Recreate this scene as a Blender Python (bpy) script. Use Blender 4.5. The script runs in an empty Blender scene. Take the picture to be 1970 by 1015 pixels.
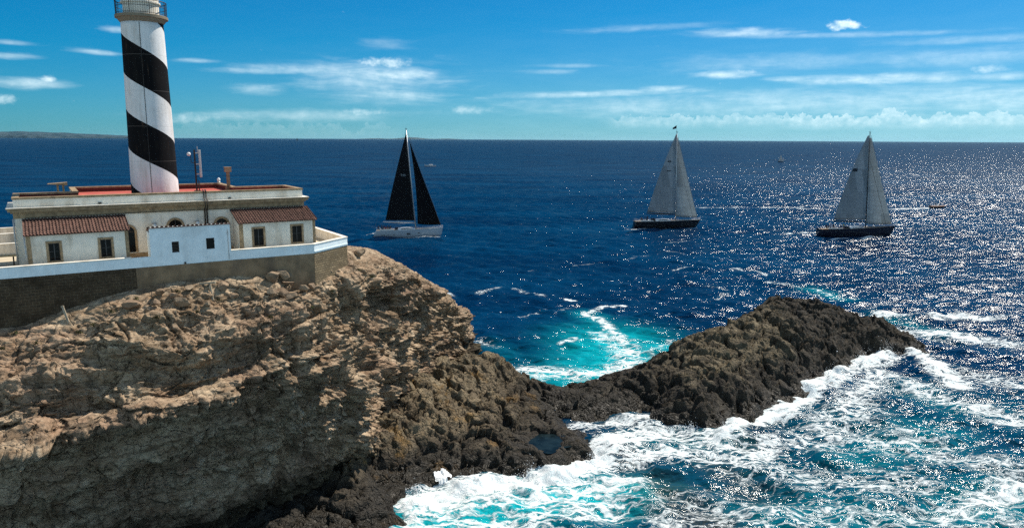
import bpy, math, random
import numpy as np
from mathutils import Matrix, Vector
R = math.radians
S = bpy.context.scene
COL = S.collection
rng = np.random.default_rng(7)
random.seed(7)

# ------------------------------------------------------------------ camera
F_PX, IW, IH = 1380.0, 1970.0, 1015.0
PITCH, ROLL, CAM_H = math.atan(239.5 / F_PX), R(0.29), 32.0
cam_data = bpy.data.cameras.new("camera")
cam_data.sensor_fit = 'HORIZONTAL'
cam_data.sensor_width = 36.0
cam_data.lens = F_PX / IW * 36.0
cam_data.clip_start = 0.5
cam_data.clip_end = 200000.0
cam = bpy.data.objects.new("camera", cam_data)
COL.objects.link(cam)
CAM_M = Matrix.Rotation(math.pi / 2 - PITCH, 4, 'X') @ Matrix.Rotation(ROLL, 4, 'Z')
cam.matrix_world = Matrix.Translation((0, 0, CAM_H)) @ CAM_M
S.camera = cam
ROT = np.array(CAM_M.to_3x3())

def ray(px, py):
    return ROT @ np.array([(px - 985) / F_PX, -(py - 507.5) / F_PX, -1.0])
def at(px, py, d):
    v = ray(px, py)
    return np.array([0, 0, CAM_H]) + v * d / v[1]
def atz(px, py, z=0.0):
    v = ray(px, py)
    return np.array([0, 0, CAM_H]) + v * (z - CAM_H) / v[2]

# ------------------------------------------------------------------ light
SUN_AZ, SUN_EL = R(47), R(51)          # azimuth clockwise from +Y
SKY_STRENGTH, SUN_STRENGTH = 0.090, 5.0
S.view_settings.view_transform = 'Standard'
S.view_settings.look = 'None'
S.view_settings.exposure = 0.42
S.view_settings.gamma = 1.0
S.view_settings.use_curve_mapping = False

sun_data = bpy.data.lights.new("sun", 'SUN')
sun_data.energy = SUN_STRENGTH
sun_data.angle = R(0.53)
sun_data.color = (1.0, 0.93, 0.82)
sun = bpy.data.objects.new("sun", sun_data)
COL.objects.link(sun)
sdir = Vector((math.sin(SUN_AZ) * math.cos(SUN_EL), math.cos(SUN_AZ) * math.cos(SUN_EL), math.sin(SUN_EL)))
sun.rotation_euler = sdir.to_track_quat('Z', 'Y').to_euler()
sun.location = (60, 60, 90)

# ------------------------------------------------------------------ node helper
class NT:
    def __init__(self, tree):
        self.t = tree
        tree.nodes.clear()
    def n(self, typ, ins=None, **props):
        nd = self.t.nodes.new(typ)
        for k, v in props.items():
            setattr(nd, k, v)
        if ins:
            for k, v in ins.items():
                self.put(nd.inputs[k], v)
        return nd
    def put(self, sock, v):
        if isinstance(v, bpy.types.NodeSocket):
            self.t.links.new(v, sock)
        elif isinstance(v, bpy.types.Node):
            self.t.links.new(v.outputs[0], sock)
        else:
            if hasattr(sock.default_value, '__len__') and not hasattr(v, '__len__'):
                v = (v,) * len(sock.default_value)
            if hasattr(sock.default_value, '__len__') and len(sock.default_value) == 4 and len(v) == 3:
                v = (*v, 1.0)
            sock.default_value = v
    def m(self, op, a, b=None, c=None, clamp=False):
        nd = self.t.nodes.new('ShaderNodeMath')
        nd.operation = op
        nd.use_clamp = clamp
        self.put(nd.inputs[0], a)
        if b is not None: self.put(nd.inputs[1], b)
        if c is not None: self.put(nd.inputs[2], c)
        return nd.outputs[0]
    def vm(self, op, a, b=None):
        nd = self.t.nodes.new('ShaderNodeVectorMath')
        nd.operation = op
        self.put(nd.inputs[0], a)
        if b is not None: self.put(nd.inputs[1], b)
        return nd.outputs[0]
    def mix(self, f, a, b, blend='MIX'):
        nd = self.t.nodes.new('ShaderNodeMix')
        nd.data_type = 'RGBA'
        nd.blend_type = blend
        self.put(nd.inputs[0], f)
        self.put(nd.inputs[6], a)
        self.put(nd.inputs[7], b)
        return nd.outputs[2]
    def ramp(self, f, lo, hi, smooth=True):
        nd = self.t.nodes.new('ShaderNodeMapRange')
        nd.interpolation_type = 'SMOOTHSTEP' if smooth else 'LINEAR'
        self.put(nd.inputs[0], f)
        self.put(nd.inputs[1], lo)
        self.put(nd.inputs[2], hi)
        return nd.outputs[0]
    def noise(self, vec, scale, detail=4, rough=0.55, dist=0.0, out=0):
        nd = self.n('ShaderNodeTexNoise', {'Scale': scale, 'Detail': detail, 'Roughness': rough, 'Distortion': dist})
        if vec is not None: self.put(nd.inputs['Vector'], vec)
        return nd.outputs[out]
    def voro(self, vec, scale, feature='F1', out=0, rand=1.0):
        nd = self.n('ShaderNodeTexVoronoi', {'Scale': scale, 'Randomness': rand}, feature=feature)
        if vec is not None: self.put(nd.inputs['Vector'], vec)
        return nd.outputs[out]
    def scale(self, vec, s, loc=(0, 0, 0), rot=(0, 0, 0)):
        nd = self.n('ShaderNodeMapping', {'Location': loc, 'Rotation': rot, 'Scale': s})
        self.put(nd.inputs['Vector'], vec)
        return nd.outputs[0]

# ------------------------------------------------------------------ world
world = bpy.data.worlds.new("World")
S.world = world
world.use_nodes = True
W = NT(world.node_tree)
sky = W.n('ShaderNodeTexSky', sky_type='NISHITA', sun_disc=False, sun_elevation=SUN_EL, sun_rotation=SUN_AZ,
          altitude=30.0, air_density=1.0, dust_density=0.12, ozone_density=3.0)
tc = W.n('ShaderNodeTexCoord')
sep = W.n('ShaderNodeSeparateXYZ', {0: tc.outputs['Generated']})
az = W.m('ARCTAN2', sep.outputs[0], sep.outputs[1])          # 0 = +Y, positive to the right
el = W.m('ARCSINE', sep.outputs[2])
_sc = W.n('ShaderNodeSeparateColor', {0: sky.outputs[0]})
SKYGAIN = W.n('ShaderNodeCombineColor', {0: W.m('MAXIMUM', W.m('MULTIPLY_ADD', _sc.outputs[0], 0.19, -0.66), 0.02), 1: W.m('MULTIPLY', _sc.outputs[1], 0.445), 2: W.m('MULTIPLY', _sc.outputs[2], 0.73)}).outputs[0]
def azel(px, py):
    v = ray(px, py)
    v = v / np.linalg.norm(v)
    return math.atan2(v[0], v[1]), math.asin(v[2])
cv = W.n('ShaderNodeCombineXYZ', {0: az, 1: el})
wv = W.noise(W.scale(cv, (9, 30, 1)), 1.0, 3, 0.5, out=1)
warp = W.vm('ADD', cv, W.scale(wv, (0.05, 0.02, 0), loc=(-0.025, -0.01, 0)))
wisp = W.noise(W.scale(warp, (11, 75, 1), rot=(0, 0, 0.06)), 1.0, 7, 0.62)
puff = W.noise(W.scale(cv, (60, 85, 1)), 1.0, 6, 0.6)
fine = W.noise(W.scale(warp, (30, 150, 1)), 1.0, 5, 0.62)
wisp2 = W.m('ADD', W.m('MULTIPLY', wisp, 0.62), W.m('MULTIPLY', fine, 0.38))
dens = None
def blob(px, py, rx, ry, amp, tilt=0.0, tex=None, soft=1.0):
    """one cloud, given where it stands in the sky (azimuth, elevation)"""
    global dens
    a0, e0 = azel(px, py)
    sa, se = rx / F_PX, ry / F_PX
    da = W.m('SUBTRACT', az, a0)
    de = W.m('SUBTRACT', el, W.m('MULTIPLY_ADD', da, tilt, e0))
    r2 = W.m('ADD', W.m('POWER', W.m('ABSOLUTE', W.m('DIVIDE', da, sa)), 2.0), W.m('POWER', W.m('ABSOLUTE', W.m('DIVIDE', de, se)), 2.0))
    g = W.m('EXPONENT', W.m('MULTIPLY', r2, -1.0))
    t = tex if tex is not None else wisp2
    # density: mask pushes the noise over its threshold
    d = W.ramp(W.m('ADD', W.m('MULTIPLY', g, 0.62), W.m('SUBTRACT', t, 0.5)), 0.17, 0.17 + 0.72 * soft)
    d = W.m('MULTIPLY', d, amp)
    dens = d if dens is None else W.m('MAXIMUM', dens, d)
for a in [
    (715, 152, 185, 42, .80, 0, None, 1.4), (735, 180, 145, 28, .58, 0, None, 1.5), (640, 135, 190, 12, .55), (745, 122, 55, 12, .85, 0, puff), (770, 145, 110, 14, .8), (500, 137, 110, 7, .45),
    (760, 182, 130, 16, .5), (500, 172, 60, 12, .45), (560, 222, 260, 14, .38, .02), (700, 217, 60, 8, .5, 0, puff), (380, 228, 70, 12, .35, 0, puff),
    (905, 212, 45, 10, .4, 0, puff), (190, 101, 42, 6, .6, -.04), (55, 160, 70, 11, .6), (95, 153, 16, 6, .7, 0, puff), (15, 108, 45, 6, .6), (5, 190, 22, 9, .75, 0, puff),
    (380, 117, 45, 5, .4), (740, 84, 60, 12, .22), (230, 58, 30, 7, .45), (20, 82, 40, 5, .35),
    (1430, 64, 130, 9, .6, -.03), (1440, 58, 35, 7, .6), (1600, 68, 260, 6, .35, -.03), (1622, 49, 26, 9, 1.0, 0, puff, .6), (1230, 55, 170, 8, .25, .03), (1900, 75, 200, 9, .3, -.02),
    (1395, 143, 66, 10, .75, .0), (1430, 140, 25, 7, .6, 0, puff), (1700, 151, 200, 11, .7, -.01), (1520, 152, 60, 6, .6), (1140, 181, 250, 8, .6, .03), (1270, 172, 60, 8, .7, .06),
    (1860, 110, 260, 18, .3), (1900, 132, 30, 9, .5, 0, puff), (1935, 148, 60, 9, .5), (1060, 138, 60, 6, .3), (1100, 127, 90, 5, .25),
    (1500, 120, 300, 22, .22), (1650, 195, 480, 30, .42), (1300, 205, 420, 24, .36), (1950, 190, 300, 30, .5)]:
    blob(*a)
# long bank of small cumulus low over the sea on the right
def bank(px0, px1, base, top, amp):
    global dens
    a0, e0 = azel((px0 + px1) / 2, base)
    _, e1 = azel((px0 + px1) / 2, top)
    a_lo, a_hi = azel(px0, base)[0], azel(px1, base)[0]
    hn = W.noise(W.scale(cv, (26, 0, 1), loc=(px0, 0, 0)), 1.0, 4, 0.6)
    hgt = W.m('MULTIPLY', W.ramp(hn, 0.3, 0.75, False), e1 - e0)
    lump = W.m('MULTIPLY', W.m('SUBTRACT', W.noise(W.scale(cv, (150, 170, 1)), 1.0, 5, 0.6), 0.5), 0.022)
    topl = W.m('ADD', W.m('ADD', hgt, e0), lump)
    up = W.ramp(W.m('SUBTRACT', topl, el), -0.0004, 0.0022)
    lo = W.ramp(el, e0 - 0.012, e0 + 0.002)
    side = W.m('MULTIPLY', W.ramp(az, a_lo - .02, a_lo + .03), W.m('SUBTRACT', 1.0, W.ramp(az, a_hi - .03, a_hi + .02)))
    # brighter at the puffy tops, thinner below
    h01 = W.ramp(W.m('SUBTRACT', topl, el), 0.0, 0.016, False)
    body = W.m('MULTIPLY_ADD', h01, -0.55, 1.0)
    tex = W.ramp(W.noise(W.scale(cv, (90, 120, 1)), 1.0, 5, 0.6), 0.3, 0.7)
    d = W.m('MULTIPLY', W.m('MULTIPLY', W.m('MULTIPLY', up, lo), side), W.m('MULTIPLY', body, W.m('MULTIPLY_ADD', tex, 0.5, 0.5)))
    dens = W.m('MAXIMUM', dens, W.m('MULTIPLY', d, amp))
bank(1170, 1560, 236, 206, .42)
bank(1480, 2300, 236, 194, .64)
bank(330, 760, 262, 210, .12)
# thin milky veil above the horizon, stronger towards the sun
veil = W.m('MULTIPLY', W.m('EXPONENT', W.m('MULTIPLY', W.m('MAXIMUM', el, 0.0), -13.0)), W.ramp(az, -0.75, 0.8, False))
veil = W.m('MULTIPLY', veil, W.m('MULTIPLY_ADD', wisp, 0.8, 0.25))
# unseen broken cloud added behind the camera to lighten the shade
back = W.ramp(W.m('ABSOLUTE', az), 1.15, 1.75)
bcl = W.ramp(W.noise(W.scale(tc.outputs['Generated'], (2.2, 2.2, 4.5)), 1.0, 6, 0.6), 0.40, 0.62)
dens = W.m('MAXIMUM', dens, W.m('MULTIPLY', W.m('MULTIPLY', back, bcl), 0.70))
cloud_shade = W.mix(W.ramp(puff, 0.3, 0.7), (6.2, 8.3, 9.0), (10.0, 11.4, 11.6))
skyc = W.mix(W.m('MULTIPLY', veil, 0.8, clamp=True), SKYGAIN, (4.6, 7.6, 8.8))
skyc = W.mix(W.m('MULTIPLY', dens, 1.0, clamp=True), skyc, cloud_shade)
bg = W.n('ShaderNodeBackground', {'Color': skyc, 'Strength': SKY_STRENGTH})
W.n('ShaderNodeOutputWorld', {0: bg.outputs[0]})
world.cycles.sampling_method = 'MANUAL'
world.cycles.sample_map_resolution = 1024
S.cycles.max_bounces = 6
S.cycles.diffuse_bounces = 3
S.cycles.glossy_bounces = 3
S.cycles.use_denoising = False
S.cycles.caustics_reflective = False
S.cycles.caustics_refractive = False
S.cycles.sample_clamp_indirect = 1.2
S.cycles.sample_clamp_direct = 20.0

# ------------------------------------------------------------------ numpy noise
_perm = rng.permutation(256).astype(np.int32)
_perm = np.concatenate([_perm, _perm, _perm])
_grad = rng.normal(size=(256, 3)); _grad /= np.linalg.norm(_grad, axis=1)[:, None]
_grad = _grad.astype(np.float32)
def perlin(p):
    p = np.asarray(p, np.float32)
    i = np.floor(p).astype(np.int32)
    f = p - i
    i &= 255
    u = f * f * f * (f * (f * 6 - 15) + 10)
    out = 0
    for dx in (0, 1):
        wx = u[:, 0] if dx else 1 - u[:, 0]
        for dy in (0, 1):
            wy = u[:, 1] if dy else 1 - u[:, 1]
            for dz in (0, 1):
                wz = u[:, 2] if dz else 1 - u[:, 2]
                h = _perm[_perm[_perm[i[:, 0] + dx] + i[:, 1] + dy] + i[:, 2] + dz]
                g = _grad[h]
                d = g[:, 0] * (f[:, 0] - dx) + g[:, 1] * (f[:, 1] - dy) + g[:, 2] * (f[:, 2] - dz)
                out = out + wx * wy * wz * d
    return out * 1.6
def fbm(p, octv=4, gain=0.5, lac=2.03):
    s, a = 0, 1.0
    p = np.asarray(p, np.float32)
    for k in range(octv):
        s = s + a * perlin(p + 17.3 * k)
        p = p * lac
        a *= gain
    return s
def ridged(p, octv=4, gain=0.5, lac=2.1):
    s, a = 0, 1.0
    p = np.asarray(p, np.float32)
    for k in range(octv):
        s = s + a * (1 - 2 * np.abs(perlin(p + 31.7 * k)))
        p = p * lac
        a *= gain
    return s
def worley(p):
    """F1, F2-F1, a random number per cell, and a random tilted plane per cell"""
    p = np.asarray(p, np.float32)
    i = np.floor(p).astype(np.int32)
    f1 = np.full(len(p), 9e9, np.float32); f2 = f1.copy(); cid = np.zeros(len(p), np.int32); off = np.zeros_like(p)
    for dx in (-1, 0, 1):
        for dy in (-1, 0, 1):
            for dz in (-1, 0, 1):
                c = i + np.array([dx, dy, dz], np.int32)
                h = _perm[_perm[_perm[c[:, 0] & 255] + (c[:, 1] & 255)] + (c[:, 2] & 255)]
                q = c + 0.5 + _grad[h] * 0.45
                e = p - q
                d = (e ** 2).sum(1)
                near = d < f1
                f2 = np.where(near, f1, np.minimum(f2, d))
                cid = np.where(near, h, cid)
                off[near] = e[near]
                f1 = np.where(near, d, f1)
    f1 = np.sqrt(f1); f2 = np.sqrt(f2)
    return f1, f2 - f1, (cid / 255.0).astype(np.float32), (off * _grad[(cid * 7 + 13) & 255]).sum(1)
def sstep(a, b, x):
    t = np.clip((x - a) / (b - a), 0, 1)
    return t * t * (3 - 2 * t)

# ------------------------------------------------------------------ mesh helpers
def link_mesh(name, verts, faces, mat=None, parent=None, smooth=False):
    me = bpy.data.meshes.new(name)
    me.from_pydata([tuple(map(float, v)) for v in verts], [], [tuple(map(int, f)) for f in faces])
    me.update()
    return link_me(name, me, mat, parent, smooth)
def link_me(name, me, mat=None, parent=None, smooth=False):
    o = bpy.data.objects.new(name, me)
    COL.objects.link(o)
    if mat is not None:
        for mm in (mat if isinstance(mat, (list, tuple)) else [mat]):
            me.materials.append(mm)
    if parent is not None: o.parent = parent
    if smooth: me.shade_smooth()
    return o
def np_mesh(name, P, Q, mat=None, smooth=True):
    """P (n,3) verts, Q (m,4) quads, quick"""
    me = bpy.data.meshes.new(name)
    me.vertices.add(len(P)); me.vertices.foreach_set("co", np.asarray(P, np.float32).ravel())
    me.loops.add(Q.size); me.loops.foreach_set("vertex_index", Q.astype(np.int32).ravel())
    me.polygons.add(len(Q))
    me.polygons.foreach_set("loop_start", np.arange(0, Q.size, 4, dtype=np.int32))
    me.polygons.foreach_set("loop_total", np.full(len(Q), 4, np.int32))
    me.update(calc_edges=True)
    me.validate()
    return link_me(name, me, mat, None, smooth)
def grid_quads(nr, nc):
    i = np.arange(nr * nc).reshape(nr, nc)
    return np.stack([i[:-1, :-1], i[:-1, 1:], i[1:, 1:], i[1:, :-1]], -1).reshape(-1, 4)
def empty(name, loc=(0, 0, 0), rz=0.0):
    o = bpy.data.objects.new(name, None)
    o.empty_display_size = 0.5
    COL.objects.link(o)
    o.location = loc
    o.rotation_euler = (0, 0, rz)
    return o
def tag(o, label=None, cat=None, group=None, kind=None):
    if label: o["label"] = label
    if cat: o["category"] = cat
    if group: o["group"] = group
    if kind: o["kind"] = kind
    return o
class MB:
    def __init__(s): s.v, s.f, s.mi = [], [], []
    def add(s, vs, fs, mi=0):
        b = len(s.v)
        s.v += [tuple(map(float, v)) for v in vs]
        s.f += [tuple(b + i for i in f) for f in fs]
        s.mi += [mi] * len(fs)
        return s
    def box(s, x0, y0, z0, x1, y1, z1, mi=0):
        x0, x1 = sorted((x0, x1)); y0, y1 = sorted((y0, y1)); z0, z1 = sorted((z0, z1))
        vs = [(x0, y0, z0), (x1, y0, z0), (x1, y1, z0), (x0, y1, z0), (x0, y0, z1), (x1, y0, z1), (x1, y1, z1), (x0, y1, z1)]
        return s.add(vs, [(0, 3, 2, 1), (4, 5, 6, 7), (0, 1, 5, 4), (1, 2, 6, 5), (2, 3, 7, 6), (3, 0, 4, 7)], mi)
    def prism(s, poly, z0, z1, mi=0):
        """poly counter-clockwise (x, y)"""
        n = len(poly)
        vs = [(x, y, z0) for x, y in poly] + [(x, y, z1) for x, y in poly]
        fs = [tuple(range(n))[::-1], tuple(range(n, 2 * n))] + [(i, (i + 1) % n, n + (i + 1) % n, n + i) for i in range(n)]
        return s.add(vs, fs, mi)
    def lathe(s, prof, seg=32, c=(0, 0), mi=0, cap=True):
        vs, fs = [], []
        for r, z in prof:
            for k in range(seg):
                a = 2 * math.pi * k / seg
                vs.append((c[0] + r * math.cos(a), c[1] + r * math.sin(a), z))
        for j in range(len(prof) - 1):
            for k in range(seg):
                k2 = (k + 1) % seg
                fs.append((j * seg + k, j * seg + k2, (j + 1) * seg + k2, (j + 1) * seg + k))
        if cap:
            fs.append(tuple(range(seg))[::-1])
            fs.append(tuple((len(prof) - 1) * seg + k for k in range(seg)))
        return s.add(vs, fs, mi)
    def tube(s, pts, r, seg=6, mi=0):
        pts = [Vector(p) for p in pts]
        rs = r if isinstance(r, (list, tuple)) else [r] * len(pts)
        vs, fs = [], []
        for i, p in enumerate(pts):
            t = (pts[min(i + 1, len(pts) - 1)] - pts[max(i - 1, 0)]).normalized()
            ref = Vector((0, 0, 1)) if abs(t.z) < 0.9 else Vector((1, 0, 0))
            a = t.cross(ref).normalized(); b = t.cross(a).normalized()
            for k in range(seg):
                an = 2 * math.pi * k / seg
                vs.append(p + (a * math.cos(an) + b * math.sin(an)) * rs[i])
        for i in range(len(pts) - 1):
            for k in range(seg):
                k2 = (k + 1) % seg
                fs.append((i * seg + k, (i + 1) * seg + k, (i + 1) * seg + k2, i * seg + k2))
        fs.append(tuple(range(seg))); fs.append(tuple((len(pts) - 1) * seg + k for k in range(seg))[::-1])
        return s.add(vs, fs, mi)
    def build(s, name, mat, parent=None, smooth=False, bevel=0.0):
        o = link_mesh(name, s.v, s.f, mat, parent, smooth)
        if any(s.mi): o.data.polygons.foreach_set("material_index", s.mi)
        if bevel:
            b = o.modifiers.new("edge", 'BEVEL'); b.width = bevel; b.segments = 2; b.limit_method = 'ANGLE'
        return o

# ------------------------------------------------------------------ materials
def new_mat(name):
    m = bpy.data.materials.new(name)
    m.use_nodes = True
    return m, NT(m.node_tree)
def finish(T, shader, disp=None):
    T.n('ShaderNodeOutputMaterial', {0: shader})
def principled(T, col, rough=0.7, spec=0.3, metal=0.0, normal=None, **extra):
    p = T.n('ShaderNodeBsdfPrincipled')
    T.put(p.inputs['Base Color'], col)
    T.put(p.inputs['Roughness'], rough)
    T.put(p.inputs['Specular IOR Level'], spec)
    T.put(p.inputs['Metallic'], metal)
    if normal is not None: T.put(p.inputs['Normal'], normal)
    for k, v in extra.items(): T.put(p.inputs[k], v)
    return p
def simple(name, col, rough=0.6, spec=0.4, metal=0.0, var=0.12, scale=6.0, bump=0.0, dirt=0.0, dirtcol=(0.2, 0.16, 0.12)):
    m, T = new_mat(name)
    t = T.n('ShaderNodeTexCoord')
    o = t.outputs['Object']
    nz = T.noise(o, scale, 5, 0.6)
    c = T.mix(T.ramp(nz, 0.3, 0.7), tuple(x * (1 - var) for x in col), tuple(min(1, x * (1 + var)) for x in col))
    if dirt:
        streak = T.noise(T.scale(o, (scale * 0.6, scale * 0.6, scale * 0.09)), 1.0, 5, 0.65)
        blot = T.noise(o, scale * 0.35, 5, 0.65)
        c = T.mix(T.m('MULTIPLY', T.ramp(T.m('MULTIPLY', streak, T.m('ADD', blot, 0.45)), 0.42, 0.72), dirt), c, dirtcol)
    nrm = None
    if bump:
        b = T.n('ShaderNodeBump', {'Strength': bump, 'Distance': 0.05, 'Height': T.noise(o, scale * 5, 4, 0.6)})
        nrm = b.outputs[0]
    finish(T, principled(T, c, rough, spec, metal, nrm).outputs[0])
    return m
M = {}
M['white'] = simple('whitewash', (0.78, 0.72, 0.62), 0.85, 0.2, var=0.05, scale=1.6, bump=0.15, dirt=0.68, dirtcol=(0.44, 0.37, 0.28))
M['white_shade'] = simple('shade_tinted_whitewash', (0.76, 0.84, 0.86), 0.85, 0.2, var=0.06, scale=1.8, bump=0.18, dirt=0.3, dirtcol=(0.42, 0.44, 0.43))  # whitewash tinted blue so the skylit shade sits in the colour
M['stone_trim'] = simple('sandstone_trim', (0.33, 0.235, 0.140), 0.9, 0.15, var=0.25, scale=3.0, bump=0.3, dirt=0.5, dirtcol=(0.1, 0.075, 0.05))
M['red_roof'] = simple('red_roof_paint', (0.42, 0.095, 0.07), 0.8, 0.2, var=0.16, scale=0.8, bump=0.1, dirt=0.2)
M['tile'] = simple('roof_tile', (0.130, 0.072, 0.055), 0.75, 0.25, var=0.4, scale=3.2, bump=0.2, dirt=0.3, dirtcol=(0.2, 0.09, 0.07))
M['dark_wood'] = simple('dark_window_frame', (0.035, 0.026, 0.02), 0.5, 0.4)
M['mullion'] = simple('grey_mullion', (0.06, 0.06, 0.06), 0.5, 0.3)
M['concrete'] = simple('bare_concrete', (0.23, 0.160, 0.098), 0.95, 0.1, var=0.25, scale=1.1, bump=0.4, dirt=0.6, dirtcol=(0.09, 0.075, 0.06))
M['terrace'] = simple('terrace_paving', (0.50, 0.42, 0.30), 0.9, 0.1, var=0.12, scale=0.7, bump=0.2, dirt=0.2)
M['iron'] = simple('rusty_iron', (0.035, 0.03, 0.027), 0.6, 0.4, metal=0.3, var=0.4)
M['galv'] = simple('galvanised_steel', (0.42, 0.42, 0.41), 0.5, 0.5, metal=0.4)
M['panel'] = simple('antenna_panel', (0.50, 0.52, 0.50), 0.5, 0.4)
M['hull_white'] = simple('white_hull_paint', (0.40, 0.44, 0.47), 0.22, 0.5, var=0.04, scale=0.4)
M['hull_black'] = simple('black_hull_paint', (0.008, 0.009, 0.012), 0.18, 0.5, var=0.2, scale=0.4)
M['hull_navy'] = simple('navy_hull_paint', (0.010, 0.011, 0.022), 0.18, 0.5, var=0.2, scale=0.4)
M['antifoul'] = simple('antifouling', (0.012, 0.012, 0.014), 0.5, 0.3)
M['deck'] = simple('teak_deck', (0.30, 0.21, 0.13), 0.7, 0.3, var=0.2, scale=3)
M['deck_white'] = simple('white_coachroof', (0.72, 0.72, 0.70), 0.4, 0.4, var=0.05)
M['smoked'] = simple('smoked_glass', (0.01, 0.012, 0.014), 0.08, 0.6, var=0.0)
M['alu'] = simple('aluminium_spar', (0.46, 0.47, 0.48), 0.35, 0.5, metal=0.5)
M['black_spar'] = simple('carbon_spar', (0.012, 0.012, 0.013), 0.3, 0.5)
M['wire'] = simple('rigging_wire', (0.12, 0.12, 0.12), 0.4, 0.5, metal=0.5)
M['cloth_dark'] = simple('dark_jacket', (0.025, 0.028, 0.04), 0.9, 0.1, var=0.3)
M['cloth_white'] = simple('white_shirt', (0.55, 0.54, 0.52), 0.9, 0.1)
M['cloth_yellow'] = simple('yellow_oilskin', (0.62, 0.47, 0.12), 0.8, 0.2)
M['cloth_red'] = simple('red_jacket', (0.34, 0.05, 0.04), 0.9, 0.1)
M['trousers'] = simple('grey_trousers', (0.10, 0.10, 0.11), 0.9, 0.1)
M['skin'] = simple('skin', (0.42, 0.25, 0.17), 0.6, 0.3)
M['hair'] = simple('hair', (0.03, 0.02, 0.014), 0.7, 0.3)
M['orange'] = simple('orange_tube', (0.20, 0.075, 0.04), 0.5, 0.4)
M['wood'] = simple('table_wood', (0.50, 0.33, 0.14), 0.7, 0.3, var=0.15, scale=5)

def glass_pane():
    m, T = new_mat('window_glass')
    t = T.n('ShaderNodeTexCoord').outputs['Object']
    b = T.n('ShaderNodeBump', {'Strength': 0.05, 'Distance': 0.05, 'Height': T.noise(t, 1.2, 2)})
    finish(T, principled(T, T.mix(T.noise(t, 2.0), (0.003, 0.003, 0.004), (0.012, 0.011, 0.010)), 0.15, 0.12, 0, b.outputs[0]).outputs[0])
    return m
M['glass'] = glass_pane()
def sail_mat(name, col, trans, bands=0.0):
    m, T = new_mat(name)
    t = T.n('ShaderNodeTexCoord').outputs['Object']
    sp = T.n('ShaderNodeSeparateXYZ', {0: t})
    zz = T.m('MULTIPLY_ADD', T.m('ADD', sp.outputs[0], T.m('MULTIPLY', T.noise(t, 0.15), 2.0)), 0.12, sp.outputs[2])
    fr = T.m('FRACT', T.m('MULTIPLY', zz, 0.62))
    seam = T.m('LESS_THAN', fr, 0.055)
    cloth = T.mix(T.noise(t, 0.35, 3), tuple(x * 0.82 for x in col), col)
    vsp = T.n('ShaderNodeCombineXYZ', {0: T.m('ADD', sp.outputs[0], T.m('MULTIPLY', sp.outputs[2], 0.22)), 1: sp.outputs[2]})
    pan = T.n('ShaderNodeTexBrick', {'Vector': vsp, 'Color1': (0.72, 0.72, 0.72, 1), 'Color2': (1.12, 1.12, 1.12, 1), 'Mortar': (0.6, 0.6, 0.6, 1), 'Scale': 1.0, 'Mortar Size': 0.04, 'Brick Width': 2.6, 'Row Height': 7.5})
    cloth = T.mix(min(1.0, bands * 1.2), cloth, pan.outputs[0], 'MULTIPLY')
    cloth = T.mix(T.m('MULTIPLY', seam, bands), cloth, tuple(x * 0.55 for x in col))
    bmp = T.n('ShaderNodeBump', {'Strength': 0.25, 'Distance': 0.3, 'Height': T.noise(T.scale(t, (0.6, 0.6, 0.18)), 1.0, 3)})
    d = principled(T, cloth, 0.75, 0.15, 0, bmp.outputs[0])
    tr = T.n('ShaderNodeBsdfTranslucent', {'Color': cloth})
    finish(T, T.n('ShaderNodeMixShader', {0: trans, 1: d.outputs[0], 2: tr.outputs[0]}).outputs[0])
    return m
M['sail_black'] = sail_mat('black_carbon_sail', (0.004, 0.004, 0.006), 0.0, 0.5)
M['sail_grey'] = sail_mat('grey_laminate_sail', (0.52, 0.57, 0.59), 0.45, 0.6)
M['sail_grey_dark'] = sail_mat('dull_laminate_sail', (0.36, 0.41, 0.45), 0.36, 0.6)
M['sail_white'] = sail_mat('white_sail', (0.60, 0.62, 0.62), 0.4, 0.2)

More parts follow.
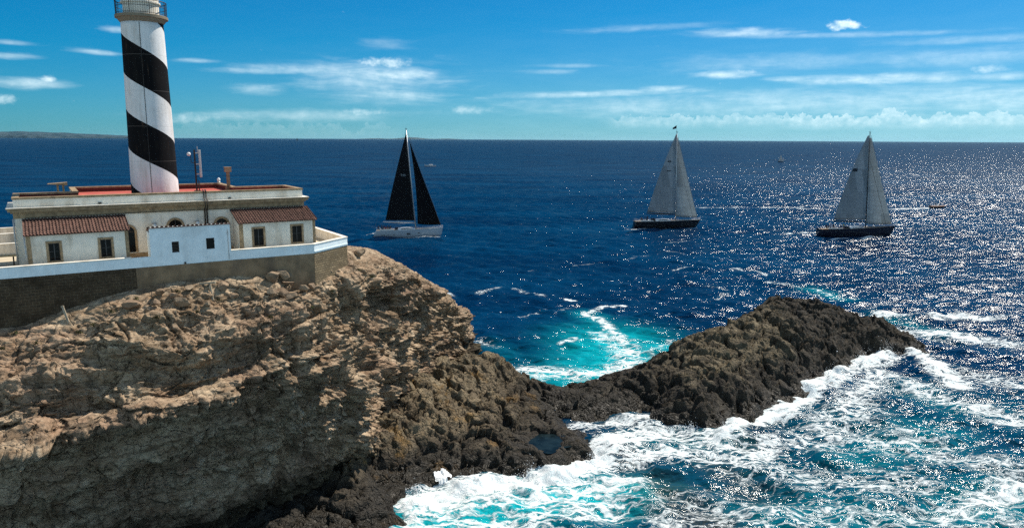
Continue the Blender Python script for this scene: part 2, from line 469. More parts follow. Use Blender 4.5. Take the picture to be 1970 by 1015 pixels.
def tower_mat():
    m, T = new_mat('spiral_painted_tower')
    o = T.n('ShaderNodeTexCoord').outputs['Object']
    sp = T.n('ShaderNodeSeparateXYZ', {0: o})
    th = T.m('ARCTAN2', sp.outputs[1], sp.outputs[0])
    PIT, zl = 6.05, 37.40 - 27.2
    ph = T.m('ADD', T.m('DIVIDE', T.m('SUBTRACT', sp.outputs[2], zl), PIT), T.m('DIVIDE', T.m('SUBTRACT', th, R(-153.5)), 2 * math.pi))
    edge = T.m('MULTIPLY', T.m('SUBTRACT', T.noise(o, 4.0, 4), 0.5), 0.006)
    fr = T.m('FRACT', T.m('ADD', T.m('ADD', ph, edge), 20.0))
    black = T.m('LESS_THAN', fr, 0.515)
    st = T.noise(T.scale(o, (2.0, 2.0, 0.22)), 1.0, 6, 0.65)
    bl = T.noise(o, 0.8, 5, 0.6)
    wh = T.mix(T.ramp(T.m('MULTIPLY', st, T.m('ADD', bl, 0.4)), 0.35, 0.75), (0.70, 0.69, 0.68), (0.50, 0.47, 0.43))
    bk = T.mix(T.ramp(T.m('MULTIPLY', st, T.m('ADD', bl, 0.4)), 0.38, 0.8), (0.004, 0.004, 0.005), (0.016, 0.014, 0.012))
    ringz = T.m('FRACT', T.m('DIVIDE', sp.outputs[2], 2.85))
    ring = T.m('LESS_THAN', ringz, 0.012)
    c = T.mix(black, wh, bk)
    c = T.mix(T.m('MULTIPLY', ring, 0.3), c, (0.25, 0.22, 0.2))
    rust = T.m('MULTIPLY', T.ramp(T.noise(T.scale(o, (3.2, 3.2, 0.16)), 1.0, 4, 0.6), 0.60, 0.74), T.ramp(T.noise(o, 0.55, 3), 0.45, 0.62))
    c = T.mix(T.m('MULTIPLY', rust, 0.45), c, (0.27, 0.15, 0.08))
    b = T.n('ShaderNodeBump', {'Strength': 0.25, 'Distance': 0.05, 'Height': T.noise(o, 5.0, 5, 0.6)})
    finish(T, principled(T, c, 0.8, 0.1, 0, b.outputs[0]).outputs[0])
    return m
M['tower'] = tower_mat()
def masonry(name, c1, c2, mortar, sx, sz, rough_amt=0.5):
    m, T = new_mat(name)
    o = T.n('ShaderNodeTexCoord').outputs['Object']
    sp = T.n('ShaderNodeSeparateXYZ', {0: o})
    v = T.n('ShaderNodeCombineXYZ', {0: T.m('ADD', sp.outputs[0], T.m('MULTIPLY', sp.outputs[1], 0.7)), 1: sp.outputs[2]})
    v = T.vm('ADD', v, T.scale(T.noise(o, 1.5, 3, out=1), (0.09, 0.06, 0)))
    br = T.n('ShaderNodeTexBrick', {'Vector': v, 'Color1': c1, 'Color2': c2, 'Mortar': mortar, 'Scale': 1.0, 'Mortar Size': 0.018, 'Mortar Smooth': 0.3,
                                    'Bias': 0.0, 'Brick Width': sx, 'Row Height': sz})
    c = T.mix(T.ramp(T.noise(o, 1.1, 6, 0.65), 0.35, 0.75), br.outputs[0], tuple(x * 0.45 for x in c1))
    hgt = T.m('ADD', T.m('MULTIPLY', br.outputs[1], -1.0), T.noise(o, 9.0, 4, 0.7))
    b = T.n('ShaderNodeBump', {'Strength': 0.8, 'Distance': 0.06, 'Height': hgt})
    finish(T, principled(T, c, 0.95, 0.1, 0, b.outputs[0]).outputs[0])
    return m
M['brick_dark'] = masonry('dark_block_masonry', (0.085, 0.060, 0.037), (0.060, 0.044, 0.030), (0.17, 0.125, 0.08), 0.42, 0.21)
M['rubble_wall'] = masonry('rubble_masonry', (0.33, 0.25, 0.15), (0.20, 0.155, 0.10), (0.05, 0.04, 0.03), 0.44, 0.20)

def cliff_mat():
    m, T = new_mat('cliff_rock')
    g = T.n('ShaderNodeNewGeometry')
    P = g.outputs['Position']
    sp = T.n('ShaderNodeSeparateXYZ', {0: P})
    big = T.noise(P, 0.16, 5, 0.6)
    med = T.noise(P, 0.7, 6, 0.65)
    str_ = T.noise(T.scale(P, (0.22, 0.22, 2.1)), 1.0, 6, 0.65, 0.4)
    c = T.mix(T.ramp(med, 0.3, 0.72), (0.235, 0.155, 0.092), (0.52, 0.405, 0.280))
    c = T.mix(T.m('MULTIPLY', T.ramp(big, 0.42, 0.68), 0.75), c, (0.33, 0.215, 0.145))      # pinkish iron-rich beds
    c = T.mix(T.m('MULTIPLY', T.ramp(str_, 0.50, 0.66), 0.75), c, (0.130, 0.088, 0.052))
    lam = T.noise(T.scale(T.vm('ADD', P, T.scale(T.noise(P, 0.5, 3, out=1), (0, 0, 1.2))), (0.35, 0.35, 7.0)), 1.0, 5, 0.65)
    c = T.mix(T.m('MULTIPLY', T.ramp(lam, 0.54, 0.68), 0.6), c, (0.075, 0.054, 0.036))
    c = T.mix(T.m('MULTIPLY', T.ramp(lam, 0.44, 0.34), 0.5), c, (0.46, 0.36, 0.245))
    ck = T.voro(T.vm('ADD', T.scale(P, (0.55, 0.55, 0.9)), T.scale(T.noise(P, 0.8, 4, out=1), (0.9, 0.9, 0.9))), 1.0, 'DISTANCE_TO_EDGE')
    ckm = T.m('MULTIPLY', T.m('SUBTRACT', 1.0, T.ramp(ck, 0.0, 0.03)), T.ramp(big, 0.48, 0.62))
    c = T.mix(T.m('MULTIPLY', ckm, 0.5), c, (0.06, 0.045, 0.031))
    c = T.mix(T.m('MULTIPLY', T.ramp(T.noise(P, 2.3, 5, 0.7), 0.60, 0.78), 0.55), c, (0.42, 0.365, 0.27))
    # seepage streaks running down the face
    drip = T.noise(T.scale(P, (1.4, 1.4, 0.10)), 1.0, 5, 0.6)
    c = T.mix(T.m('MULTIPLY', T.ramp(T.m('MULTIPLY', drip, T.m('ADD', big, 0.45)), 0.48, 0.66), 0.7), c, (0.115, 0.086, 0.057))
    # black wet splash zone near the sea
    lvl = T.m('ADD', sp.outputs[2], T.m('MULTIPLY', T.m('SUBTRACT', T.noise(P, 0.35, 5, 0.65), 0.5), 5.0))
    wet = T.m('SUBTRACT', 1.0, T.ramp(lvl, 2.4, 5.4))
    c = T.mix(T.m('MULTIPLY', wet, 0.93), c, T.mix(T.ramp(med, 0.4, 0.65), (0.024, 0.020, 0.014), (0.072, 0.060, 0.036)))
    def chips(vec, sc):
        nd = T.n('ShaderNodeTexVoronoi', {'Scale': sc, 'Vector': vec})
        rel = T.vm('SUBTRACT', T.vm('MULTIPLY', vec, (sc, sc, sc)), T.vm('MULTIPLY', nd.outputs['Position'], (sc, sc, sc)))
        dt = T.n('ShaderNodeVectorMath', {0: rel, 1: T.vm('SUBTRACT', nd.outputs['Color'], (0.5, 0.5, 0.5))}, operation='DOT_PRODUCT')
        return T.m('DIVIDE', dt.outputs['Value'], sc)
    Pj = T.vm('ADD', P, T.scale(T.noise(P, 1.1, 3, out=1), (0.35, 0.35, 0.35)))
    h = T.m('ADD', T.m('MULTIPLY', T.noise(P, 1.6, 8, 0.70), 0.32), T.m('MULTIPLY', T.noise(T.scale(P, (0.8, 0.8, 5.0)), 1.0, 7, 0.7), 0.45))
    crack = T.voro(T.vm('ADD', P, T.scale(T.noise(P, 0.9, 3, out=1), (0.8, 0.8, 0.8))), 0.75, 'DISTANCE_TO_EDGE')
    h = T.m('ADD', h, T.m('MULTIPLY', T.ramp(crack, 0.0, 0.06), 0.25))
    h = T.m('ADD', h, T.m('ADD', T.m('MULTIPLY', chips(Pj, 1.3), 1.5), T.m('MULTIPLY', chips(Pj, 3.8), 1.5)))
    b = T.n('ShaderNodeBump', {'Strength': 1.0, 'Distance': 0.5, 'Height': h})
    finish(T, principled(T, c, 0.93, 0.12, 0, b.outputs[0]).outputs[0])
    return m
M['cliff'] = cliff_mat()
def reef_mat():
    m, T = new_mat('dark_sea_rock')
    P = T.n('ShaderNodeNewGeometry').outputs['Position']
    sp = T.n('ShaderNodeSeparateXYZ', {0: P})
    med = T.noise(P, 0.55, 6, 0.65)
    c = T.mix(T.ramp(med, 0.32, 0.7), (0.020, 0.017, 0.013), (0.056, 0.047, 0.035))
    dry = T.m('MULTIPLY', T.ramp(T.m('ADD', sp.outputs[2], T.m('MULTIPLY', med, 3.0)), 4.2, 6.6), T.m('SUBTRACT', 1.0, T.ramp(sp.outputs[0], 35.0, 43.0)))  # paler dry crest; seaward side coloured darker for algae and for its shade
    c = T.mix(dry, c, T.mix(T.ramp(med, 0.35, 0.7), (0.066, 0.053, 0.034), (0.185, 0.150, 0.095)))
    c = T.mix(T.m('MULTIPLY', T.ramp(T.noise(P, 2.6, 6, 0.7), 0.55, 0.75), 0.6), c, (0.10, 0.087, 0.066))
    # landward end is browner, with ochre lichen
    land = T.m('SUBTRACT', 1.0, T.ramp(sp.outputs[0], -6.0, 10.0))
    c = T.mix(T.m('MULTIPLY', T.m('MULTIPLY', land, T.ramp(sp.outputs[2], 1.5, 3.5)), 0.65), c, T.mix(T.ramp(med, 0.3, 0.7), (0.11, 0.082, 0.05), (0.29, 0.225, 0.14)))
    och = T.m('MULTIPLY', land, T.ramp(T.noise(P, 0.30, 4, 0.6), 0.55, 0.70))
    c = T.mix(T.m('MULTIPLY', och, 0.7), c, (0.25, 0.135, 0.03))
    lvl = T.m('ADD', sp.outputs[2], T.m('MULTIPLY', T.m('SUBTRACT', T.noise(P, 0.8, 4, 0.65), 0.5), 1.6))
    wet = T.m('SUBTRACT', 1.0, T.ramp(lvl, 0.5, 2.2))
    c = T.mix(T.m('MULTIPLY', wet, 0.85), c, (0.017, 0.014, 0.009))
    rough = T.m('MULTIPLY_ADD', wet, -0.45, 0.9)
    wv_ = T.vm('ADD', P, T.scale(T.noise(P, 1.5, 3, out=1), (0.5, 0.5, 0.5)))
    crack = T.voro(wv_, 0.9, 'DISTANCE_TO_EDGE')
    crack2 = T.voro(wv_, 2.6, 'DISTANCE_TO_EDGE')
    def chips(vec, sc):
        nd = T.n('ShaderNodeTexVoronoi', {'Scale': sc, 'Vector': vec})
        rel = T.vm('SUBTRACT', T.vm('MULTIPLY', vec, (sc, sc, sc)), T.vm('MULTIPLY', nd.outputs['Position'], (sc, sc, sc)))
        dt = T.n('ShaderNodeVectorMath', {0: rel, 1: T.vm('SUBTRACT', nd.outputs['Color'], (0.5, 0.5, 0.5))}, operation='DOT_PRODUCT')
        return T.m('DIVIDE', dt.outputs['Value'], sc)
    Pj = T.vm('ADD', P, T.scale(T.noise(P, 1.1, 3, out=1), (0.35, 0.35, 0.35)))
    h = T.m('ADD', T.m('MULTIPLY', T.noise(P, 2.2, 8, 0.74), 0.42), T.m('ADD', T.m('MULTIPLY', T.ramp(crack, 0.0, 0.12), 0.25), T.m('MULTIPLY', T.ramp(crack2, 0.0, 0.15), 0.12)))
    h = T.m('ADD', h, T.m('ADD', T.m('MULTIPLY', chips(Pj, 1.1), 1.3), T.m('MULTIPLY', chips(Pj, 3.2), 1.4)))
    b = T.n('ShaderNodeBump', {'Strength': 1.0, 'Distance': 0.55, 'Height': h})
    finish(T, principled(T, c, rough, 0.25, 0, b.outputs[0]).outputs[0])
    return m
M['reef'] = reef_mat()
def boulder_mat():
    m, T = new_mat('boulder_rock')
    P = T.n('ShaderNodeNewGeometry').outputs['Position']
    med = T.noise(P, 1.3, 6, 0.65)
    oi = T.n('ShaderNodeObjectInfo').outputs['Random']
    c = T.mix(T.ramp(med, 0.3, 0.7), (0.14, 0.102, 0.068), (0.33, 0.255, 0.175))
    c = T.mix(T.m('MULTIPLY', oi, 0.5), c, (0.27, 0.175, 0.115))
    b = T.n('ShaderNodeBump', {'Strength': 0.9, 'Distance': 0.15, 'Height': T.noise(P, 4.0, 6, 0.7)})
    finish(T, principled(T, c, 0.95, 0.1, 0, b.outputs[0]).outputs[0])
    return m
M['boulder'] = boulder_mat()

def sea_mat():
    m, T = new_mat('sea_water')
    P = T.n('ShaderNodeNewGeometry').outputs['Position']
    sp = T.n('ShaderNodeSeparateXYZ', {0: P})
    P2 = T.n('ShaderNodeCombineXYZ', {0: sp.outputs[0], 1: sp.outputs[1]}).outputs[0]
    att = lambda n: T.n('ShaderNodeAttribute', attribute_name=n).outputs['Fac']
    fd, aer, brn = att('foam'), att('aerated'), att('shoal')
    dist = T.m('SQRT', T.m('ADD', T.m('POWER', sp.outputs[0], 2.0), T.m('POWER', sp.outputs[1], 2.0)))
    # --- surface ripples (bump)
    n1 = T.noise(T.scale(P2, (0.55, 0.9, 1), rot=(0, 0, 0.25)), 1.0, 4, 0.52, 0.3)
    n2 = T.noise(T.scale(P2, (0.045, 0.17, 1), rot=(0, 0, -0.2)), 1.0, 5, 0.6, 0.3)
    n3 = T.noise(P2, 3.2, 3, 0.6)
    n4 = T.noise(T.scale(P2, (0.22, 0.50, 1), rot=(0, 0, 0.1)), 1.0, 5, 0.54, 0.2)
    h = T.m('ADD', T.m('ADD', T.m('MULTIPLY', n1, 0.36), T.m('ADD', T.m('MULTIPLY', n2, 1.4), T.m('MULTIPLY', n4, 0.62))), T.m('MULTIPLY', n3, 0.06))
    # facets too fine for the relief to carry: a spread of wave slopes that grows with distance
    sl1 = T.n('ShaderNodeTexNoise', {'Vector': T.scale(P2, (0.30, 0.62, 1)), 'Scale': 1.0, 'Detail': 3, 'Roughness': 0.55}).outputs[1]
    sl2 = T.n('ShaderNodeTexNoise', {'Vector': P2, 'Scale': 2.6, 'Detail': 2, 'Roughness': 0.5}).outputs[1]
    slo = T.vm('ADD', T.scale(sl1, (0.72, 1.1, 0), loc=(-0.36, -0.55, 0)), T.scale(sl2, (0.38, 0.5, 0), loc=(-0.19, -0.25, 0)))
    far = T.m('MULTIPLY_ADD', T.ramp(dist, 90.0, 520.0), 0.97, 0.03)
    slo = T.vm('MULTIPLY', slo, T.n('ShaderNodeCombineXYZ', {0: far, 1: far, 2: 0.0}).outputs[0])
    # --- foam lace
    w1 = T.noise(P2, 0.16, 4, 0.6, out=1)
    w2 = T.noise(P2, 0.7, 3, 0.6, out=1)
    Pw = T.vm('ADD', T.vm('ADD', P2, T.scale(w1, (4.6, 4.6, 0), loc=(-2.3, -2.3, 0))), T.scale(w2, (1.3, 1.3, 0)))
    st = T.scale(Pw, (0.32, 1.0, 1), rot=(0, 0, -0.45))
    lace1 = T.m('SUBTRACT', 1.0, T.ramp(T.voro(st, 1.15, 'DISTANCE_TO_EDGE'), 0.0, 0.22, False))
    lace2 = T.m('SUBTRACT', 1.0, T.ramp(T.voro(st, 3.6, 'DISTANCE_TO_EDGE'), 0.0, 0.28, False))
    fb = T.noise(T.scale(Pw, (0.33, 1.45, 1), rot=(0, 0, -0.45)), 1.0, 9, 0.74)
    fb2 = T.noise(Pw, 3.4, 6, 0.74)
    L = T.m('ADD', T.m('ADD', T.m('MULTIPLY', lace1, 0.30), T.m('MULTIPLY', lace2, 0.20)), T.m('ADD', T.m('MULTIPLY', fb, 0.62), T.m('MULTIPLY', fb2, 0.36)))
    thr = T.m('MULTIPLY_ADD', fd, -0.94, 1.262)
    foam = T.ramp(T.m('SUBTRACT', L, thr), -0.05, 0.30)
    foam = T.m('MULTIPLY', foam, T.ramp(fd, 0.02, 0.10))
    # scattered small whitecaps further out
    cap = T.m('MULTIPLY', T.ramp(T.noise(T.scale(P2, (0.05, 0.09, 1)), 1.0, 3, 0.5), 0.58, 0.72), T.ramp(T.noise(T.scale(Pw, (0.16, 0.75, 1)), 1.0, 7, 0.7), 0.66, 0.78))
    cap = T.m('MULTIPLY', cap, T.m('SUBTRACT', 1.0, T.ramp(dist, 400.0, 1500.0)))
    foam = T.m('MAXIMUM', foam, T.m('MULTIPLY', cap, 0.8))
    # --- water body
    deep = T.mix(T.ramp(T.noise(T.scale(P2, (0.012, 0.03, 1)), 1.0, 4, 0.6), 0.3, 0.7), (0.0003, 0.010, 0.035), (0.0006, 0.027, 0.072))
    aer_n = T.m('MULTIPLY', aer, T.m('MULTIPLY_ADD', T.noise(Pw, 0.5, 5, 0.6), 1.1, 0.42), clamp=True)
    aer_n = T.m('POWER', aer_n, 1.5)
    milky = T.m('MULTIPLY', T.ramp(fd, 0.15, 0.9), T.m('MULTIPLY_ADD', fb, 0.9, -0.12), clamp=True)
    wat = T.mix(T.m('MULTIPLY', milky, 0.8, clamp=True), deep, (0.006, 0.085, 0.095))
    wat = T.mix(aer_n, wat, (0.003, 0.38, 0.42))
    wat = T.mix(T.m('MULTIPLY', brn, T.m('MULTIPLY_ADD', fb, 0.8, 0.5), clamp=True), wat, (0.018, 0.020, 0.016))
    hh = T.m('ADD', h, T.m('MULTIPLY', foam, 0.10))
    fbump = T.n('ShaderNodeBump', {'Strength': 0.6, 'Distance': 0.30, 'Height': T.m('ADD', fb2, T.m('MULTIPLY', fb, 0.6))})
    bump = T.n('ShaderNodeBump', {'Strength': 1.0, 'Distance': 0.85, 'Height': hh})
    wn = T.vm('NORMALIZE', T.vm('ADD', bump.outputs[0], slo))
    body = T.n('ShaderNodeBsdfDiffuse', {'Color': wat, 'Normal': bump.outputs[0]})
    fres = T.m('MULTIPLY', T.n('ShaderNodeFresnel', {'IOR': 1.333, 'Normal': wn}).outputs[0], T.m('MULTIPLY_ADD', T.ramp(dist, 250.0, 1400.0), -0.03, 0.12))
    gl = T.n('ShaderNodeBsdfGlossy', {'Color': (1, 1, 1, 1), 'Roughness': T.m('MULTIPLY_ADD', T.ramp(dist, 100.0, 700.0), 0.10, 0.08), 'Normal': wn})
    wshader = T.n('ShaderNodeMixShader', {0: fres, 1: body.outputs[0], 2: gl.outputs[0]})
    fcol = T.mix(T.ramp(fb2, 0.3, 0.65), (0.62, 0.74, 0.75), (0.86, 0.87, 0.86))
    fshader = principled(T, fcol, 0.75, 0.2, 0, fbump.outputs[0])
    finish(T, T.n('ShaderNodeMixShader', {0: foam, 1: wshader.outputs[0], 2: fshader.outputs[0]}).outputs[0])
    return m
M['sea'] = sea_mat()

# ------------------------------------------------------------------ the sea
def seg_dist(X, Y, a, b):
    ax, ay = a; bx, by = b
    dx, dy = bx - ax, by - ay
    t = np.clip(((X - ax) * dx + (Y - ay) * dy) / (dx * dx + dy * dy + 1e-9), 0, 1)
    return np.hypot(X - ax - t * dx, Y - ay - t * dy)
def strokes(X, Y, lst):
    out = np.zeros_like(X)
    for r, s, *pts in lst:
        ws = [atz(px, py)[:2] for px, py in pts]
        if len(ws) == 1: ws = ws * 2
        bx0 = min(w[0] for w in ws) - 3 * r; bx1 = max(w[0] for w in ws) + 3 * r
        by0 = min(w[1] for w in ws) - 3 * r; by1 = max(w[1] for w in ws) + 3 * r
        idx = np.nonzero((X > bx0) & (X < bx1) & (Y > by0) & (Y < by1))[0]
        if not len(idx): continue
        d = np.full(len(idx), 1e9)
        for a, b in zip(ws[:-1], ws[1:]): d = np.minimum(d, seg_dist(X[idx], Y[idx], a, b))
        out[idx] = np.maximum(out[idx], s * np.exp(-(d / r) ** 2))
    return out
FOAM = [
    # bay behind the spur
    (1.2, .74, (1125, 605), (1160, 590), (1200, 590)), (1.0, .5, (1000, 608), (1060, 598), (1110, 590)), (1.0, .9, (1090, 573), (1105, 578)), (1.9, .74, (1128, 603), (1165, 622), (1190, 650), (1215, 682)), (3.0, .6, (1150, 640), (1185, 665), (1200, 700)),
    (1.2, .7, (1080, 662), (1120, 650), (1165, 652)), (4.0, .74, (1010, 712), (1090, 718), (1160, 722), (1215, 702)), (4.5, .62, (1190, 660), (1230, 690)), (1.6, .55, (1232, 692), (1290, 655)), (2.5, .55, (925, 655), (950, 668)), (2.0, .6, (1010, 705), (1040, 730)),
    # streaks off the point
    (1.0, .62, (1255, 520), (1340, 514), (1420, 515), (1475, 530)), (.9, .55, (1200, 499), (1245, 492)), (1.0, .55, (1285, 484), (1335, 492)), (.9, .6, (1105, 511), (1160, 505)), (1.0, .6, (1280, 467), (1330, 463)),
    (1.4, .62, (920, 566), (960, 552)), (1.3, .55, (990, 556), (1045, 568)), (1.0, .5, (1000, 610), (1020, 604)), (1.0, .45, (850, 490), (885, 496)), (1.2, .6, (805, 545), (840, 553), (875, 570)), (.9, .5, (1350, 548), (1420, 560)),
    (1.2, .65, (1480, 545), (1560, 555), (1640, 578)), (1.0, .5, (1380, 575), (1400, 562)), (1.0, .5, (1520, 560), (1600, 563)), (.8, .5, (1005, 522), (1030, 518)), (1.0, .5, (1660, 590), (1730, 585)),
    # motor boat wake
    (2.2, .85, (1690, 403), (1760, 401), (1808, 399)), (2.6, .64, (1330, 399), (1480, 399), (1620, 404)), (2.6, .62, (1540, 398), (1640, 392)),
    # yacht bow waves and wakes
    (1.8, .8, (1515, 449), (1578, 446)), (1.3, .8, (1590, 461), (1660, 459), (1715, 450)), (1.3, .72, (1205, 441), (1280, 440)), (.9, .55, (1300, 441), (1340, 440)), (1.0, .60, (690, 450), (722, 449)), (1.1, .68, (760, 457), (845, 455)),
    # broken water round the seaward tip
    (2.6, .85, (1700, 606), (1760, 604), (1810, 612)), (1.6, .9, (1800, 614), (1850, 608), (1900, 614)), (1.6, .6, (1900, 614), (1965, 606)), (4.5, .74, (1730, 640), (1830, 645), (1930, 660)), (3.0, .9, (1735, 668), (1790, 700), (1840, 740)),
    (3.2, .95, (1700, 690), (1640, 705), (1580, 738)), (2.8, .9, (1580, 738), (1500, 795)), (2.0, .9, (1500, 795), (1420, 815), (1390, 845)), (5.0, .65, (1750, 740), (1850, 780), (1960, 810)), (6.0, .63, (1650, 780), (1560, 850)),
    (4.0, .67, (1700, 720), (1620, 790)), (4.0, .74, (1400, 850), (1330, 835), (1250, 830)), (2.5, .7, (1090, 825), (1160, 815), (1240, 805)), (3.6, .82, (1250, 835), (1180, 850), (1150, 880)),
    (3.0, 1.0, (1150, 890), (1080, 915), (1000, 930), (900, 945), (800, 965)), (3.8, .74, (800, 990), (900, 965), (1050, 955), (1200, 935)), (3.5, .70, (790, 1020), (900, 1010), (1050, 1000), (1180, 975)),
    (4.0, .70, (1200, 880), (1300, 870), (1400, 890)), (6, .58, (1450, 900), (1600, 930), (1750, 930)), (4, .62, (1800, 880), (1950, 900)), (3.0, .74, (1820, 1000), (1900, 960), (1970, 930)), (7, .56, (1300, 990), (1600, 1000), (1900, 1000)),
    (6, .63, (1850, 720), (1960, 740)), (5, .64, (1500, 850), (1420, 900)), (6, .60, (1650, 850), (1780, 850))]
AER = [
    (10.0, .9, (1175, 650), (1185, 690), (1140, 725)), (3.5, .6, (1130, 605), (1160, 625)), (5, .85, (1220, 690), (1270, 665)), (4, .9, (1040, 725), (1100, 720)), (4.5, .25, (1000, 700), (950, 665)),
    (4.5, .9, (800, 1000), (950, 985), (1100, 960), (1225, 945)), (3.0, 1.0, (1200, 945), (1240, 955)), (4, .7, (1090, 920), (1000, 945)), (5, .30, (1250, 850), (1400, 850)), (6, .38, (1650, 880), (1720, 860), (1800, 830)),
    (7, .38, (1480, 1000), (1600, 990), (1700, 1005)), (7, .42, (1850, 985), (1960, 960)), (5, .30, (1760, 750), (1840, 790)), (3, .5, (1560, 555), (1620, 575)), (4, .35, (1700, 610), (1800, 640)), (11, .22, (1400, 930), (1900, 900)), (11, .20, (1600, 820), (1960, 800))]
SHOAL = [(3.0, .95, (1260, 930), (1300, 975), (1370, 1005)), (2.0, .6, (1180, 850), (1200, 865)), (2.5, .55, (1380, 905), (1460, 960)), (2.2, .5, (1450, 700 + 90), (1440, 860)), (2.0, .7, (1185, 872), (1215, 885)), (2, .4, (1100, 818), (1230, 812))]

def sea():
    rr = [24.0]
    while rr[-1] < 60000:
        r = rr[-1]
        k = 0.0030 if r < 150 else (0.0045 if r < 700 else (0.012 if r < 4000 else 0.05))
        rr.append(r * (1 + k))
    rr = np.array(rr)
    a = np.concatenate([np.linspace(-1.5, -0.72, 60, endpoint=False), np.linspace(-0.72, 0.72, 640), np.linspace(0.72, 1.5, 61)[1:]])
    Rg, A = np.meshgrid(rr, a, indexing='ij')
    X, Y = (Rg * np.sin(A)).ravel(), (Rg * np.cos(A)).ravel()
    Rg = Rg.ravel()
    spacing = Rg * 0.0045
    fd = strokes(X, Y, FOAM); ae = strokes(X, Y, AER); br = strokes(X, Y, SHOAL)
    Z = np.zeros_like(X)
    for k in range(46):
        lam = 1.1 * (11 / 1.1) ** (k / 45.0)
        th = R(-100) + rng.normal() * 0.55
        amp = 0.0098 * lam ** 1.0 * rng.uniform(0.6, 1.2)
        ph = rng.uniform(0, 6.28)
        fade = np.clip((lam / (spacing * 3.2)) - 0.6, 0, 1)
        q = (X * np.cos(th) + Y * np.sin(th)) * (2 * np.pi / lam) + ph + 0.8 * np.sin(X * 0.02 + k) * np.sin(Y * 0.017 + 2 * k)
        Z += amp * fade * (np.sin(q) + 0.25 * np.sin(2 * q + 1.3))
    near = np.nonzero((Rg < 175) & (np.abs(X) < 140))[0]
    P = np.stack([X[near], Y[near], np.zeros(len(near))], 1)
    churn = fbm(P * [0.30, 0.42, 1] + 3.0, 4, 0.5)
    lump = ridged(P * [0.6, 0.8, 1] + 9.0, 3, 0.5)
    f = np.clip(fd[near], 0, 1)
    Z[near] += churn * (0.16 + 0.20 * f) + 0.06 * lump * f
    # the swell piling up against the rocks
    pile = strokes(X, Y, [(2.0, 1.1, (1700, 690), (1650, 705), (1590, 735), (1540, 765)), (2.2, .9, (1725, 665), (1760, 690), (1800, 730)), (2.0, .8, (1100, 905), (1000, 928), (900, 940)), (1.6, .9, (1420, 820), (1395, 850)),
                          (1.6, .8, (1800, 612), (1850, 606), (1900, 612)), (2.6, .7, (1180, 850), (1150, 885)), (1.5, .8, (1245, 945), (1235, 965)), (2.0, .6, (1600, 790), (1700, 815), (1800, 840))])
    Z += pile * (0.75 + 0.35 * np.interp(np.arange(len(Z)), near, churn))
    o = np_mesh("sea", np.stack([X, Y, Z], 1), grid_quads(len(rr), len(a))[:, ::-1], M['sea'])
    for nm, arr in (('foam', fd), ('aerated', ae), ('shoal', br)):
        at_ = o.data.attributes.new(nm, 'FLOAT', 'POINT')
        at_.data.foreach_set('value', arr.astype(np.float32))
    tag(o, kind='structure')
    return o
sea()

